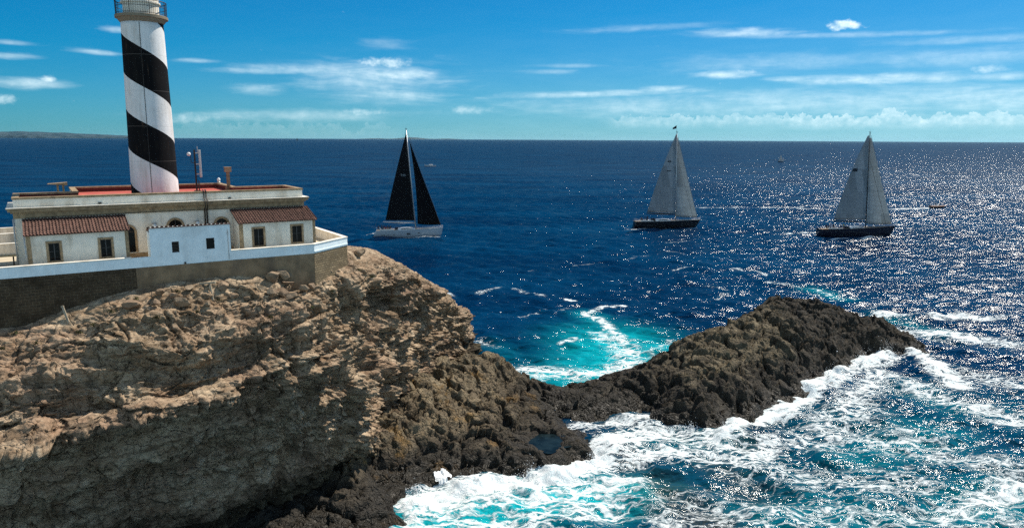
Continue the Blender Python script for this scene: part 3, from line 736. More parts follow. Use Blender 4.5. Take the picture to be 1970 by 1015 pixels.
# ------------------------------------------------------------------ cliff headland
def catmull(c, u):
    """c (n, ...) control values at integer parameters"""
    n = len(c)
    i = np.clip(np.floor(u).astype(int), 0, n - 2)
    t = (u - i)
    sh = (len(u),) + (1,) * (c.ndim - 1)
    t = t.reshape(sh)
    p0 = c[np.clip(i - 1, 0, n - 1)]; p1 = c[i]; p2 = c[i + 1]; p3 = c[np.clip(i + 2, 0, n - 1)]
    lin = p1 + (p2 - p1) * t
    cub = 0.5 * (2 * p1 + (p2 - p0) * t + (2 * p0 - 5 * p1 + 4 * p2 - p3) * t * t + (3 * p1 - p0 - 3 * p2 + p3) * t ** 3)
    return 0.45 * lin + 0.55 * cub
CL = [  # R1 (behind the wall) ... R7 (below the sea or shelf); (px, py, depth)
    [(-420, 700, 44.0), (-420, 800, 40), (-420, 870, 39), (-420, 960, 38), (-420, 1080, 38.5), (-420, 1250, 39), (-420, 1400, 39.5)],
    [(-200, 655, 46.5), (-200, 740, 42.5), (-200, 820, 41), (-200, 910, 39.5), (-200, 1020, 40.5), (-200, 1180, 41), (-200, 1340, 42)],
    [(0, 606, 49.5), (0, 690, 45.5), (0, 762, 44.0), (0, 850, 42), (0, 950, 43), (0, 1085, 44.5), (0, 1250, 45)],
    [(110, 588, 50.5), (110, 665, 47.2), (110, 735, 46.0), (110, 845, 43.5), (110, 940, 45), (110, 1055, 46.8), (110, 1210, 47.2)],
    [(230, 561, 52.2), (230, 632, 49.2), (230, 715, 47.6), (230, 810, 45.0), (235, 905, 47.5), (235, 1020, 49), (235, 1150, 49.5)],
    [(330, 535, 54.6), (330, 603, 51.2), (340, 690, 49.5), (350, 780, 46.9), (350, 880, 49.5), (350, 985, 51), (350, 1100, 51.5)],
    [(440, 522, 57.0), (440, 580, 53.8), (450, 660, 52.0), (460, 765, 49.6), (460, 860, 52.5), (460, 965, 54), (460, 1060, 54.8)],
    [(545, 513, 60.0), (560, 562, 57.2), (575, 640, 55.6), (580, 750, 53.4), (590, 850, 55.4), (600, 935, 58.5), (610, 1010, 60)],
    [(612, 507, 62.0), (640, 585, 60.8), (655, 645, 60.2), (690, 735, 60.0), (705, 800, 61.6), (730, 850, 63.8), (745, 905, 66)],
    [(668, 482, 66.0), (705, 560, 65.5), (712, 640, 66), (735, 720, 67), (750, 775, 68.5), (765, 815, 70), (780, 850, 70.5)],
    [(680, 484, 69.0), (745, 540, 70), (748, 610, 71.2), (768, 690, 71.5), (780, 740, 72.5), (795, 772, 74), (805, 800, 75)],
    [(692, 482, 73.0), (800, 530, 76), (792, 600, 76.5), (806, 655, 77), (812, 700, 78), (825, 735, 79.5), (838, 765, 80)],
    [(704, 480, 79.0), (848, 574, 86), (850, 612, 86.5), (862, 648, 87), (866, 685, 87.6), (876, 702, 88.5), (886, 728, 89)],
    [(716, 480, 86.0), (884, 590, 93), (905, 622, 94), (919, 650, 95), (923, 682, 96), (926, 702, 97), (928, 725, 98)],
    [(700, 478, 95.0), (868, 582, 102), (885, 610, 105), (893, 630, 107), (897, 650, 108), (900, 672, 109), (902, 690, 110)],
    [(600, 470, 104.), (740, 520, 112), (760, 560, 115), (765, 600, 117), (770, 640, 118), (772, 660, 119), (775, 680, 120)],
    [(300, 450, 104.), (380, 500, 113), (400, 540, 116), (400, 580, 117), (400, 620, 118), (400, 650, 119), (400, 670, 120)]]
def cliff():
    C = np.array([[at(p[0], p[1], p[2] - (0.8 if (r_ == 2 and i_ < 9) else 0.0)) for r_, p in enumerate(col)] for i_, col in enumerate(CL)])          # (ncol, 7, 3)
    inner = C[:, :1].copy()                                       # plateau row under the building
    ctr = np.array([-31, 66, 0.0])
    inner[:, 0, :2] = inner[:, 0, :2] + (ctr[:2] - inner[:, 0, :2]) * np.linspace(.55, .75, len(C))[:, None]
    inner[:, 0, 2] = 21.2
    C[:, 0, 2] = np.minimum(C[:, 0, 2], 21.7)
    C = np.concatenate([inner, C], 1)
    cs = np.linalg.norm(np.diff(C[:, 2:7], axis=0), axis=2).mean(1)
    rs = np.linalg.norm(np.diff(C, axis=1), axis=2)[2:12].mean(0); rs[0] *= .25
    vis = np.ones(len(cs)); vis[:1] *= .4; vis[-3:] *= .22
    def params(w, n):
        cum = np.concatenate([[0], np.cumsum(w)]); cum /= cum[-1]
        return np.interp(np.linspace(0, 1, n), cum, np.arange(len(cum)))
    uc, ur = params(cs * vis, 900), params(rs, 420)
    G = catmull(C, uc)                                            # (900, rows, 3)
    G = np.moveaxis(catmull(np.moveaxis(G, 1, 0), ur), 0, 1)      # (900, 420, 3)
    du = np.gradient(G, axis=0); dv = np.gradient(G, axis=1)
    Nn = np.cross(dv, du); Nn /= np.linalg.norm(Nn, axis=2, keepdims=True) + 1e-9
    if Nn[450, 250, 1] > 0: Nn = -Nn
    P = G.reshape(-1, 3); Nf = Nn.reshape(-1, 3)
    # how much each point may move: nothing under the building, full on the face
    k = sstep(1.0, 2.0, ur)[None, :].repeat(len(uc), 0).ravel()
    steep = np.clip(1 - np.abs(Nf[:, 2]), 0, 1)
    w = P + 1.6 * np.stack([fbm(P * .11, 3), fbm(P * .11 + 40, 3), .5 * fbm(P * .11 + 80, 3)], 1)
    d = 1.3 * fbm(P * [.12, .12, .16], 3)
    zz = P[:, 2] + .9 * fbm(P * [.05, .05, .1] + 9, 3) - .05 * P[:, 0]
    lowf = 1 - sstep(5.0, 10.5, zz - .10 * np.maximum(P[:, 1] - 45, 0))      # the smooth lower face
    rough = 1 - .55 * lowf * (P[:, 0] < -14)
    # jointed beds: each bed steps in or out, and is broken into blocks along the coast
    arc = np.concatenate([[0], np.cumsum(np.linalg.norm(np.diff(G[:, 240], axis=0), axis=1))])
    A_ = np.repeat(arc, len(ur)) + 1.5 * fbm(P * .30 + 3, 4, .6)
    butt = sstep(-25, -17, P[:, 0])                        # the sunlit buttress that turns towards the bay
    wz = zz + .35 * fbm(P * [.35, .35, .2] + 21, 3)
    def hsh(i, j, k):
        return _perm[(_perm[(_perm[(i + k) & 255] + j) & 255] + k) & 255] / 255.0
    def beds(th, wd, amp, blk, tilt, seed):
        v = wz / th + .25 * fbm(np.stack([A_ * .05, wz * 0 + seed, wz * 0], 1), 2)
        b_ = np.floor(v).astype(np.int32); fv = v - b_
        r1 = hsh(b_, b_ * 0 + 5, seed)
        u_ = A_ / (wd * (.6 + .9 * hsh(b_, b_ * 0 + 9, seed + 1))) + 7.3 * r1
        j_ = np.floor(u_).astype(np.int32); fu = u_ - j_
        r2, r3 = hsh(b_, j_, seed + 2), hsh(b_, j_, seed + 3)
        edge = np.minimum(np.minimum(fv, 1 - fv) * th, np.minimum(fu, 1 - fu) * wd)
        e_ = sstep(0, .16 * th, edge)
        o_ = amp * (r1 - .5) + blk * (r2 - .5) + tilt * (fv - .5) * (r3 - .35) + tilt * .8 * (fu - .5) * (r2 - .5)
        return o_ * (.35 + .65 * e_) - .20 * th * (1 - sstep(0, .07 * th, edge))
    st_ = .30 + .70 * steep
    d += rough * st_ * (1 - .45 * butt) * beds(2.3, 5.5, 1.5, 1.1, .9, 11)
    d += (.35 + .65 * rough) * st_ * beds(.85, 2.2, .55, .42, .35, 41)
    d += (.5 + .5 * rough) * st_ * beds(.30, .9, .16, .12, .10, 71)
    f1, e1, id1, t1 = worley(w * [.22, .22, .34]); d += rough * (.45 * t1 + (id1 - .5) * .8 * sstep(0, .10, e1) - .30 * (1 - sstep(0, .035, e1)))
    bed = perlin(np.stack([P[:, 0] * .05, P[:, 1] * .05, zz * .50], 1)); d += rough * (1 - .5 * butt) * 1.1 * np.tanh(bed * 6) * (.25 + .75 * steep)
    bed2 = perlin(np.stack([P[:, 0] * .12, P[:, 1] * .12, zz * 1.7 + 50], 1)); d += .40 * np.tanh(bed2 * 6) * steep * (.35 + .65 * rough)
    bed3 = perlin(np.stack([P[:, 0] * .3, P[:, 1] * .3, zz * 4.5 + 90], 1)); d += .14 * np.tanh(bed3 * 6) * steep
    fis = ridged(np.stack([P[:, 0] * .30, P[:, 1] * .30, P[:, 2] * .05], 1) + .25 * np.stack([fbm(P * .3, 2)] * 3, 1), 3, .5)
    d -= (.25 + 1.0 * butt) * sstep(.45, 1.45, fis) * steep
    fis2 = ridged(np.stack([P[:, 0] * .75, P[:, 1] * .75, P[:, 2] * .14], 1) + .3 * np.stack([fbm(P * .5 + 5, 2)] * 3, 1), 3, .5)
    d -= (.10 + .38 * butt) * sstep(.4, 1.4, fis2) * steep
    d += .12 * (ridged(P * .6, 4, .55) - .4) * (.5 + .5 * steep) + .05 * fbm(P * 1.7, 4, .6)
    f1, e3, id3, t3 = worley(P * [1.3, 1.3, 1.9] + 90); d += ((id3 - .5) * .16 * sstep(0, .10, e3) + .34 * t3) * (.55 + .45 * rough)
    f1, e5, id5, t5 = worley(P * [2.7, 2.7, 4.2] + 120); d += .14 * t5 + .06 * (id5 - .5) * sstep(0, .12, e5)
    D = Nf * [1, 1, .55]
    k2 = .10 + .90 * k
    P2 = P + D * (d * k2)[:, None]
    # stony rubble on the gentle top slope
    f1, e4, id4, _t = worley(P * [1.1, 1.1, 1.1] + 7)
    top = (1 - sstep(.35, .8, steep)) * np.clip(sstep(.5, 1.0, ur), 0, 1)[None, :].repeat(len(uc), 0).ravel()
    P2[:, 2] += top * (.30 * np.clip(.55 - f1, 0, 1) * (id4 > .35) * (0.6 + id4))
    o = np_mesh("cliff", P2, grid_quads(len(uc), len(ur)), M['cliff'])
    tag(o, kind='structure')
    return P2.reshape(len(uc), len(ur), 3)
CLIFF = cliff()
def cliff_top(x, y):
    """height of the headland's upper surface at (x, y)"""
    p = CLIFF[:, :230].reshape(-1, 3)
    d = (p[:, 0] - x) ** 2 + (p[:, 1] - y) ** 2
    i = np.argsort(d)[:6]
    return float(p[i, 2].max())

# ------------------------------------------------------------------ low shelf and rocky spur
ROCK = [  # (px, py, depth) of the surface
    (1703, 655, 106.8), (1700, 630, 109.5), (1690, 612, 112), (1680, 606, 114.5), (1720, 628, 111.5), (1742, 640, 110), (1625, 672, 101.6), (1620, 630, 104.6), (1620, 594, 110), (1580, 583, 112.5),
    (1530, 722, 91.2), (1530, 680, 94), (1530, 630, 99.5), (1530, 595, 106), (1530, 573, 111.5), (1480, 578, 110), (1430, 772, 83.2), (1430, 720, 86.3), (1430, 660, 92.5), (1430, 608, 102), (1345, 792, 79.9), (1340, 740, 83), (1340, 690, 88), (1340, 643, 96),
    (1290, 772, 82), (1290, 710, 86.8), (1288, 668, 93), (1230, 750, 86), (1230, 702, 92.5), (1170, 770, 85), (1170, 731, 89), (1110, 775, 84), (1110, 742, 87.3), (1070, 745, 87), (1078, 737, 88),
    (1035, 735, 87.5), (960, 690, 91), (925, 688, 92), (960, 720, 86.5), (1000, 745, 83.5), (1000, 720, 87), (850, 730, 79), (900, 750, 79), (960, 745, 83), (860, 790, 74), (930, 790, 75.5), (1000, 790, 76.5), (1050, 800, 77), (1070, 795, 80),
    (1120, 850, 72.5), (1130, 862, 71.6), (985, 870, 69.3), (900, 890, 68.5), (900, 860, 70), (1060, 872, 70.6), (1055, 850, 71.6), (1055, 830, 73.0), (1020, 850, 71.5), (1090, 840, 73), (790, 905, 67), (800, 870, 68.5), (800, 830, 70.5), (940, 840, 71.5), (985, 835, 72.5),
    (740, 985, 60.7), (600, 1000, 58.3), (600, 960, 60), (680, 960, 61), (690, 920, 63.5), (500, 985, 58), (400, 1000, 56.5), (340, 1005, 56), (700, 880, 66), (740, 860, 68), (650, 930, 61), (720, 930, 63.5), (250, 1040, 53.5), (500, 1030, 56.5), (640, 1030, 58), (830, 870, 69)]
SHORE = [(1752, 653), (1705, 686), (1640, 700), (1560, 736), (1500, 782), (1468, 795), (1415, 808), (1377, 832), (1327, 823), (1250, 808), (1246, 787), (1200, 794), (1140, 803), (1074, 810), (1090, 825), (1128, 838),
         (1142, 880), (1090, 892), (983, 914), (930, 922), (884, 925), (820, 938), (786, 942), (737, 950), (775, 1000), (770, 1015), (755, 1040), (700, 1070), (600, 1090), (450, 1110), (300, 1120)]
DEEP = [(1000, 985), (1200, 870), (1165, 825), (1210, 815), (1300, 862), (1450, 845), (1550, 790), (1650, 742), (1760, 690), (1820, 640), (850, 985), (1100, 935), (900, 965), (800, 975), (820, 1015), (1000, 690), (1060, 705), (1110, 705), (1200, 680), (950, 640), (1300, 615), (1450, 545), (1600, 555), (1730, 590), (1800, 600), (1380, 580),
        (1850, 700), (1700, 800), (1500, 900), (1300, 950), (1100, 1015), (800, 1080), (600, 1150), (300, 1180), (1900, 600), (1750, 560), (1000, 600), (1200, 600)]
CREST = [(1680, 606, 116), (1620, 594, 111.5), (1530, 571, 112.5), (1480, 576, 111), (1430, 606, 105), (1340, 641, 98.5), (1288, 667, 95), (1230, 702, 92.5), (1170, 731, 89), (1110, 742, 87.3), (1078, 737, 88), (1035, 735, 87.5), (960, 690, 91)]
def on_rock(px, py, d):
    return atz(px, py, max(0.25, CAM_H - d * (py - 268.2 - (px - 985) * 0.005) / F_PX))
def reef():
    pts = [on_rock(*p) for p in ROCK]
    for p in SHORE:
        q = atz(*p); q[2] = 0.05; pts.append(q)
    for p in DEEP:
        q = atz(*p); q[2] = -2.2; pts.append(q)
    for p in CREST:
        q = on_rock(*p)
        pts.append(q + [-1.2, 3.2, -min(q[2] * .55, 3.0)]); pts.append(np.array([q[0] - 2.2, q[1] + 5.4, -0.6])); pts.append(np.array([q[0] - 3.5, q[1] + 9, -3.2]))
    pts = np.array(pts)
    step = 0.16
    for p in [(500, 990, 1.5), (600, 980, 1.5), (700, 970, 1.3), (760, 935, 1.0), (650, 1000, 1.2), (420, 1010, 1.6), (700, 1000, .9), (560, 1015, 1.2), (850, 910, .9), (700, 930, 1.8), (620, 930, 2.0), (480, 950, 2.2)]:
        q = atz(*p); pts = np.concatenate([pts, q[None]])
    def U(r2): return r2 * np.log(r2 + 1e-6)
    n = len(pts)
    sc = 30.0
    XY = pts[:, :2] / sc
    K = U(((XY[:, None] - XY[None]) ** 2).sum(-1)) + np.eye(n) * 0.0008
    Pm = np.concatenate([np.ones((n, 1)), XY], 1)
    Am = np.block([[K, Pm], [Pm.T, np.zeros((3, 3))]])
    sol = np.linalg.solve(Am, np.concatenate([pts[:, 2], np.zeros(3)]))
    gx = np.arange(-36, 64, step); gy = np.arange(50, 128, step)
    X, Y = np.meshgrid(gx, gy)
    sh = X.shape
    X, Y = X.ravel(), Y.ravel()
    Z = np.empty_like(X)
    for s in range(0, len(X), 40000):
        q = np.stack([X[s:s + 40000], Y[s:s + 40000]], 1) / sc
        Z[s:s + 40000] = U(((q[:, None] - XY[None]) ** 2).sum(-1)) @ sol[:n] + sol[n] + q @ sol[n + 1:]
    Z = np.clip(Z + 0.12 * sstep(-1.0, 0.6, Z), -3.5, 9.0)
    P = np.stack([X, Y, Z * .6], 1)
    amp = sstep(-1.5, 1.5, Z)
    w = P + 1.1 * np.stack([fbm(P * .2, 3), fbm(P * .2 + 40, 3), 0 * X], 1)
    h = .55 * fbm(P * [.16, .16, .2] + 5, 3) - .30
    vary = .25 + .9 * sstep(-.5, .6, fbm(P * [.11, .11, .1] + 66, 2))
    f1, e1, id1, t1 = worley(w * [.24, .32, .3]); h += 1.05 * vary * (1 - np.clip(f1 / .8, 0, 1) ** 2) * (.45 + .55 * id1) - .45 + .95 * t1 - .60 * (1 - sstep(0, .13, e1))
    f1, e2, id2, t2 = worley(w * [.62, .80, .7] + 30); h += .42 * vary * (1 - np.clip(f1 / .8, 0, 1) ** 2) * (.4 + .6 * id2) + .50 * t2 - .20 - .22 * (1 - sstep(0, .14, e2))
    f1, e3, id3, t3 = worley(w * [1.6, 1.9, 1.6] + 60); h += .14 * sstep(0, .30, e3) + .16 * t3 - .07
    h += .14 * (ridged(P * .9, 4, .58) - .4) + .06 * fbm(P * 2.6, 3, .6)
    slopey = np.abs(np.gradient(Z.reshape(sh), step, axis=0)).ravel()
    Z2 = Z + h * amp * (.55 + .45 * sstep(1, 3.5, Z))
    # cut the seaward face steeper where the rock stands out of the water
    Z2 = np.where(Z2 > -.4, Z2, Z2 * 1.6)
    Z2 = np.where(Z > .30, np.maximum(Z2, .38 + .3 * fbm(P * .9 + 33, 3)), Z2)
    # tide pool hollow
    tp = atz(1050, 846, 1.75)
    dpool = np.hypot((X - tp[0]) / 1.5, (Y - tp[1]) / 2.3) + .35 * fbm(P * .6, 3)
    Z2 = Z2 + (1.85 + .5 * perlin(P * .8) - Z2) * .8 * (1 - sstep(1.1, 3.0, dpool))
    Z2 = Z2 + (1.35 - Z2) * (1 - sstep(.75, 1.1, dpool))
    global REEF_Z
    REEF_Z = (gx[0], gy[0], step, Z2.reshape(sh))
    P = np.stack([X + .35 * fbm(np.stack([X, Y, Z2], 1) * .7 + 11, 3) * amp, Y + .35 * fbm(np.stack([X, Y, Z2], 1) * .7 + 77, 3) * amp, Z2], 1)
    Q = grid_quads(*sh)
    keep = (Z2[Q] > -1.2).any(1)
    Q = Q[keep]
    used = np.zeros(len(P), bool); used[Q.ravel()] = True
    mp = np.cumsum(used) - 1
    P, Q = P[used], mp[Q]
    # landward shelf and seaward spur are two pieces of ground
    cx = P[Q].mean(1)
    o = np_mesh("rock_shelf", P, Q, M['reef'])
    tag(o, kind='structure')
    return tp
TP = reef()
# ------------------------------------------------------------------ the lighthouse station
P0 = at(25, 400, 52)
TH = R(33.57)
Z0 = 22.3                                    # terrace level
def frame_xy(x, y):
    return (P0[0] + x * math.cos(TH) - y * math.sin(TH), P0[1] + x * math.sin(TH) + y * math.cos(TH))
def local_xy(p):
    dx, dy = p[0] - P0[0], p[1] - P0[1]
    return dx * math.cos(TH) + dy * math.sin(TH), -dx * math.sin(TH) + dy * math.cos(TH)
BASE = (P0[0], P0[1], Z0)
def L(z): return z - Z0
def offset(poly, d):
    """grow a right-angled counter-clockwise polygon by d"""
    n, out = len(poly), []
    for i in range(n):
        (x0, y0), (x1, y1), (x2, y2) = poly[i - 1], poly[i], poly[(i + 1) % n]
        a = ((y1 - y0), -(x1 - x0)); b = ((y2 - y1), -(x2 - x1))
        la, lb = math.hypot(*a), math.hypot(*b)
        out.append((x1 + d * (a[0] / la + b[0] / lb), y1 + d * (a[1] / la + b[1] / lb)))
    return out
def ring(mb, poly, d_out, d_in, z0, z1):
    o, i = offset(poly, d_out), offset(poly, d_in)
    n = len(poly)
    vs = [(x, y, z0) for x, y in o] + [(x, y, z1) for x, y in o] + [(x, y, z0) for x, y in i] + [(x, y, z1) for x, y in i]
    fs = []
    for k in range(n):
        q = (k + 1) % n
        fs += [(k, q, n + q, n + k), (n + k, n + q, 3 * n + q, 3 * n + k), (2 * n + q, 2 * n + k, 3 * n + k, 3 * n + q), (q, k, 2 * n + k, 2 * n + q)]
    return mb.add(vs, fs)
def wall_panel(mb, x0, x1, z0, z1, yf, yb, holes):
    """upright wall in the x-z plane between y = yf (front) and yb, with rectangular openings"""
    xs = sorted({x0, x1, *[h[0] for h in holes], *[h[1] for h in holes]})
    zs = sorted({z0, z1, *[h[2] for h in holes], *[h[3] for h in holes]})
    def solid(i, j):
        if not (0 <= i < len(xs) - 1 and 0 <= j < len(zs) - 1): return False
        cx, cz = (xs[i] + xs[i + 1]) / 2, (zs[j] + zs[j + 1]) / 2
        return not any(h[0] < cx < h[1] and h[2] < cz < h[3] for h in holes)
    for i in range(len(xs) - 1):
        for j in range(len(zs) - 1):
            if not solid(i, j): continue
            a, b, c, d = xs[i], xs[i + 1], zs[j], zs[j + 1]
            mb.add([(a, yf, c), (b, yf, c), (b, yf, d), (a, yf, d)], [(0, 1, 2, 3)])
            mb.add([(a, yb, c), (b, yb, c), (b, yb, d), (a, yb, d)], [(3, 2, 1, 0)])
            if not solid(i - 1, j): mb.add([(a, yf, c), (a, yb, c), (a, yb, d), (a, yf, d)], [(3, 2, 1, 0)])
            if not solid(i + 1, j): mb.add([(b, yf, c), (b, yb, c), (b, yb, d), (b, yf, d)], [(0, 1, 2, 3)])
            if not solid(i, j - 1): mb.add([(a, yf, c), (b, yf, c), (b, yb, c), (a, yb, c)], [(3, 2, 1, 0)])
            if not solid(i, j + 1): mb.add([(a, yf, d), (b, yf, d), (b, yb, d), (a, yb, d)], [(0, 1, 2, 3)])
    return mb
def tiles(mb, x0, x1, y_lo, z_lo, y_hi, z_hi, tw=0.21, tl=0.36, amp=0.045):
    """barrel tiles: ridges run down the slope, courses overlap"""
    nx = max(2, int(round((x1 - x0) / tw)))
    ln = math.hypot(y_hi - y_lo, z_hi - z_lo)
    ny = max(2, int(round(ln / tl)))
    sub = 8
    sx, sy, sz = 0, (y_hi - y_lo) / ln, (z_hi - z_lo) / ln
    nyv, nzv = -sz, sy
    if nzv < 0: nyv, nzv = -nyv, -nzv
    vs, fs = [], []
    cols = nx * sub + 1
    for j in range(ny):
        for e in (0, 1):
            s = (j + e) / ny * ln - (0.05 if e == 0 else 0)
            lift = 0.045 if e == 0 else 0.0
            for c in range(cols):
                ph = c / sub * 2 * math.pi
                jit = 0.008 * math.sin(j * 7.1 + (c // sub) * 3.7)
                hgt = amp * (math.cos(ph) if math.cos(ph) > 0 else 0.75 * math.cos(ph)) + lift + jit
                vs.append((x0 + (x1 - x0) * c / (cols - 1), y_lo + sy * s + nyv * hgt, z_lo + sz * s + nzv * hgt))
    for j in range(ny):
        for c in range(cols - 1):
            a = (2 * j) * cols + c; b = (2 * j + 1) * cols + c
            fs.append((a, a + 1, b + 1, b))
            if j:
                p = (2 * j - 1) * cols + c
                fs.append((p, p + 1, a + 1, a))
    mb.add(vs, fs)
    # closing underside and edges
    t = 0.09
    lo = (y_lo - nyv * t, z_lo - nzv * t); hi = (y_hi - nyv * t, z_hi - nzv * t)
    top_lo = (y_lo + 0.0, z_lo - 0.02); top_hi = (y_hi, z_hi - 0.02)
    mb.add([(x0, *lo), (x1, *lo), (x1, *hi), (x0, *hi), (x0, *top_lo), (x1, *top_lo), (x1, *top_hi), (x0, *top_hi)],
           [(0, 3, 2, 1), (0, 1, 5, 4), (1, 2, 6, 5), (2, 3, 7, 6), (3, 0, 4, 7)])
    return mb

bld = empty("lighthouse_building", BASE, TH)
tag(bld, "long flat roofed white keeper's house with stone cornice and red roof deck on the clifftop", "building")
FOOT = [(0, 0), (21.2, 0), (21.2, 5.2), (16.7, 5.2), (16.7, 11.5), (4.0, 11.5), (4.0, 5.2), (0, 5.2)]
MB().prism(FOOT, -0.2, L(26.12)).build("wall", M['white'], bld)
mb = ring(MB(), FOOT, 0.06, -0.3, L(26.12), L(26.50)); ring(mb, FOOT, 0.20, -0.3, L(26.50), L(26.62)); ring(mb, FOOT, 0.36, -0.3, L(26.62), L(26.80)); ring(mb, FOOT, 0.44, -0.3, L(26.80), L(26.88))
mb.build("cornice", M['stone_trim'], bld)
ring(MB(), FOOT, 0.44, -0.2, L(26.884), L(26.91)).build("cornice_sunlit_edge", M['white'], bld)  # white strip paints the sunlit upper edge onto the cornice
ring(MB(), FOOT, -0.02, -0.34, L(26.91), L(27.50)).build("parapet", M['white'], bld)
ring(MB(), FOOT, 0.04, -0.40, L(27.50), L(27.65)).build("parapet_coping", M['stone_trim'], bld, bevel=0.015)
MB().prism(offset(FOOT, -0.34), L(27.0), L(27.18)).build("roof", M['red_roof'], bld)
ring(MB(), offset(FOOT, -0.345), 0.0, -0.02, L(27.19), L(27.49)).build("parapet_shade_face", simple('shaded_parapet_red', (0.12, 0.035, 0.03), 0.9, 0.1, bump=0.1), bld)  # inner parapet faces coloured dark, their shade put into the paint

def window(parent, x0, x1, z0, z1, yw, fw=0.16, vent=False):
    """stone surround standing proud of the wall plane y = yw, dark casement inside the opening"""
    f = MB()
    yo = yw - 0.05
    f.box(x0, yo, z0, x0 + fw, yw + .02, z1).box(x1 - fw, yo, z0, x1, yw + .02, z1).box(x0 + fw, yo, z1 - fw, x1 - fw, yw + .02, z1).box(x0 + fw, yo - .04, z0, x1 - fw, yw + .02, z0 + fw * .8)
    w = f.build("window", M['stone_trim'], parent, bevel=0.012)
    a, b, c, d = x0 + fw, x1 - fw, z0 + fw * .8, z1 - fw
    MB().box(a, yw + .16, c, b, yw + .18, d).build("pane", M['glass'], w)
    g = MB(); t = 0.05
    for q in ((a, a + t, c, d), (b - t, b, c, d), (a + t, b - t, d - t, d), (a + t, b - t, c, c + t)): g.box(q[0], yw + .09, q[2], q[1], yw + .15, q[3])
    g.build("casement", M['dark_wood'], w)
    g = MB(); mx = (a + b) / 2; mz = c + (d - c) * .52
    g.box(mx - .028, yw + .085, c + t, mx + .028, yw + .145, d - t).box(a + t, yw + .10, mz - .014, mx - .028, yw + .14, mz + .014).box(mx + .028, yw + .10, mz - .014, b - t, yw + .14, mz + .014)
    g.build("mullion", M['mullion'], w)
    return w
def annex(x0, x1, wins, zl, zh, left_quoin=True):
    yf = -2.6
    ze = L(25.12)
    holes = [(a + .1, b - .1, c + .08, d - .1) for a, b, c, d in wins]
    mb = wall_panel(MB(), x0, x1, -0.2, ze, yf, yf + 0.3, holes)
    for xa, xb in ((x0, x0 + .3), (x1 - .3, x1)):
        mb.add([(xa, yf + .3, -.2), (xa, -0.002, -.2), (xa, -0.002, L(26.0)), (xa, yf + .3, ze + .02), (xb, yf + .3, -.2), (xb, -0.002, -.2), (xb, -0.002, L(26.0)), (xb, yf + .3, ze + .02)],
               [(0, 1, 2, 3), (7, 6, 5, 4), (0, 4, 5, 1), (3, 2, 6, 7), (0, 3, 7, 4), (1, 5, 6, 2)])
    mb.build("annex_wall", M['white'], bld)
    q = MB().box(x0 - .012, yf - .015, -.2, x0 + .26, yf + .2, ze - .01)
    q.build("corner_quoin", M['stone_trim'], bld)
    MB().box(x1 - .22, yf - .015, -.2, x1 + .012, yf + .2, ze - .01).build("corner_quoin", M['stone_trim'], bld)
    MB().box(x0 + .3, yf + .3, -.1, x1 - .3, -0.01, ze - .3).build("annex_core", M['dark_wood'], bld) if False else None
    tiles(MB(), x0 - .14, x1 + .14, yf - .22, L(25.17), -0.01, L(26.08)).build("tile_roof", M['tile'], bld, smooth=False)
    for a, b, c, d in wins: window(bld, a, b, c, d, yf)
annex(0.60, 7.0, [(1.73, 2.72, L(23.08), L(24.64)), (4.98, 6.0, L(23.10), L(24.68))], 25.1, 26.0)
annex(15.1, 21.35, [(16.03, 17.12, L(23.10), L(24.78)), (19.2, 20.33, L(23.16), L(24.83))], 25.1, 26.0)
def arch_door(xc, w, z0, zt):
    """stone arch with a dark timber door, set on the facade plane y = 0"""
    r = w / 2; zs = zt - r; seg = 14
    def outline(rr, zb): return [(xc - rr, zb)] + [(xc - rr * math.cos(math.pi * k / seg), zs + rr * math.sin(math.pi * k / seg)) for k in range(seg + 1)] + [(xc + rr, zb)]
    o, i = outline(r, z0), outline(r - .17, z0)
    n = len(o); vs = []; fs = []
    for y in (-.07, .02):
        vs += [(x, y, z) for x, z in o] + [(x, y, z) for x, z in i]
    for k in range(n - 1):
        fs += [(k, k + 1, n + k + 1, n + k), (k + 1, k, 2 * n + k, 2 * n + k + 1), (n + k, n + k + 1, 3 * n + k + 1, 3 * n + k)]
    d = MB().add(vs, fs).build("arched_door", M['stone_trim'], bld)
    leaf = outline(r - .17, z0)
    MB().add([(x, -.012, z) for x, z in leaf], [tuple(range(len(leaf)))[::-1]]).build("door_leaf", M['glass'], d)
    b = MB()
    b.box(xc - .03, -.045, z0, xc + .03, -.013, zt - .2)
    b.box(xc - r + .18, -.04, zs - .03, xc + r - .18, -.014, zs + .03)
    b.build("glazing_bar", M['dark_wood'], d)
arch_door(7.25, 1.25, L(23.05), L(25.28)); arch_door(10.70, 1.35, L(23.05), L(25.62)); arch_door(14.25, 1.25, L(23.05), L(25.52))
MB().box(7.0, -.06, -.2, 15.1, -.001, L(22.98)).build("plinth", M['stone_trim'], bld)
for xl in (9.15, 12.35):
    l_ = MB().lathe([(0.05, -.02), (0.15, 0), (0.17, .12), (0.12, .26), (0.05, .3)], 14)
    o = l_.build("wall_lamp", M['deck_white'], bld, smooth=True); o.location = (xl, -.17, L(24.95))
    MB().box(-.17, -.12, .31, .17, .16, .34).build("lamp_hood", M['galv'], o)
for xx in (12.98, 13.16): MB().tube([(xx, -.09, L(22.4)), (xx, -.09, L(26.05)), (xx, -.20, L(26.2)), (xx, -.55, L(26.5)), (xx, -.55, L(26.95)), (xx, -.14, L(27.1)), (xx, -.14, L(27.6)), (xx + .02, .1, L(27.75)), (xx + .05, .5, L(27.72))], .055, 8).build("conduit", M['iron'], bld, smooth=True)
MB().tube([(-.07, -.10, L(22.3)), (-.07, -.10, L(26.1))], .055, 8).build("downpipe", M['galv'], bld, smooth=True)
MB().tube([(.5, -2.72, L(22.4)), (.5, -2.72, L(25.05))], .04, 8).build("downpipe", M['galv'], bld, smooth=True)
MB().box(.7, -.06, L(26.14), 20.9, -.13, L(26.17)).build("cable_tray", M['iron'], bld)
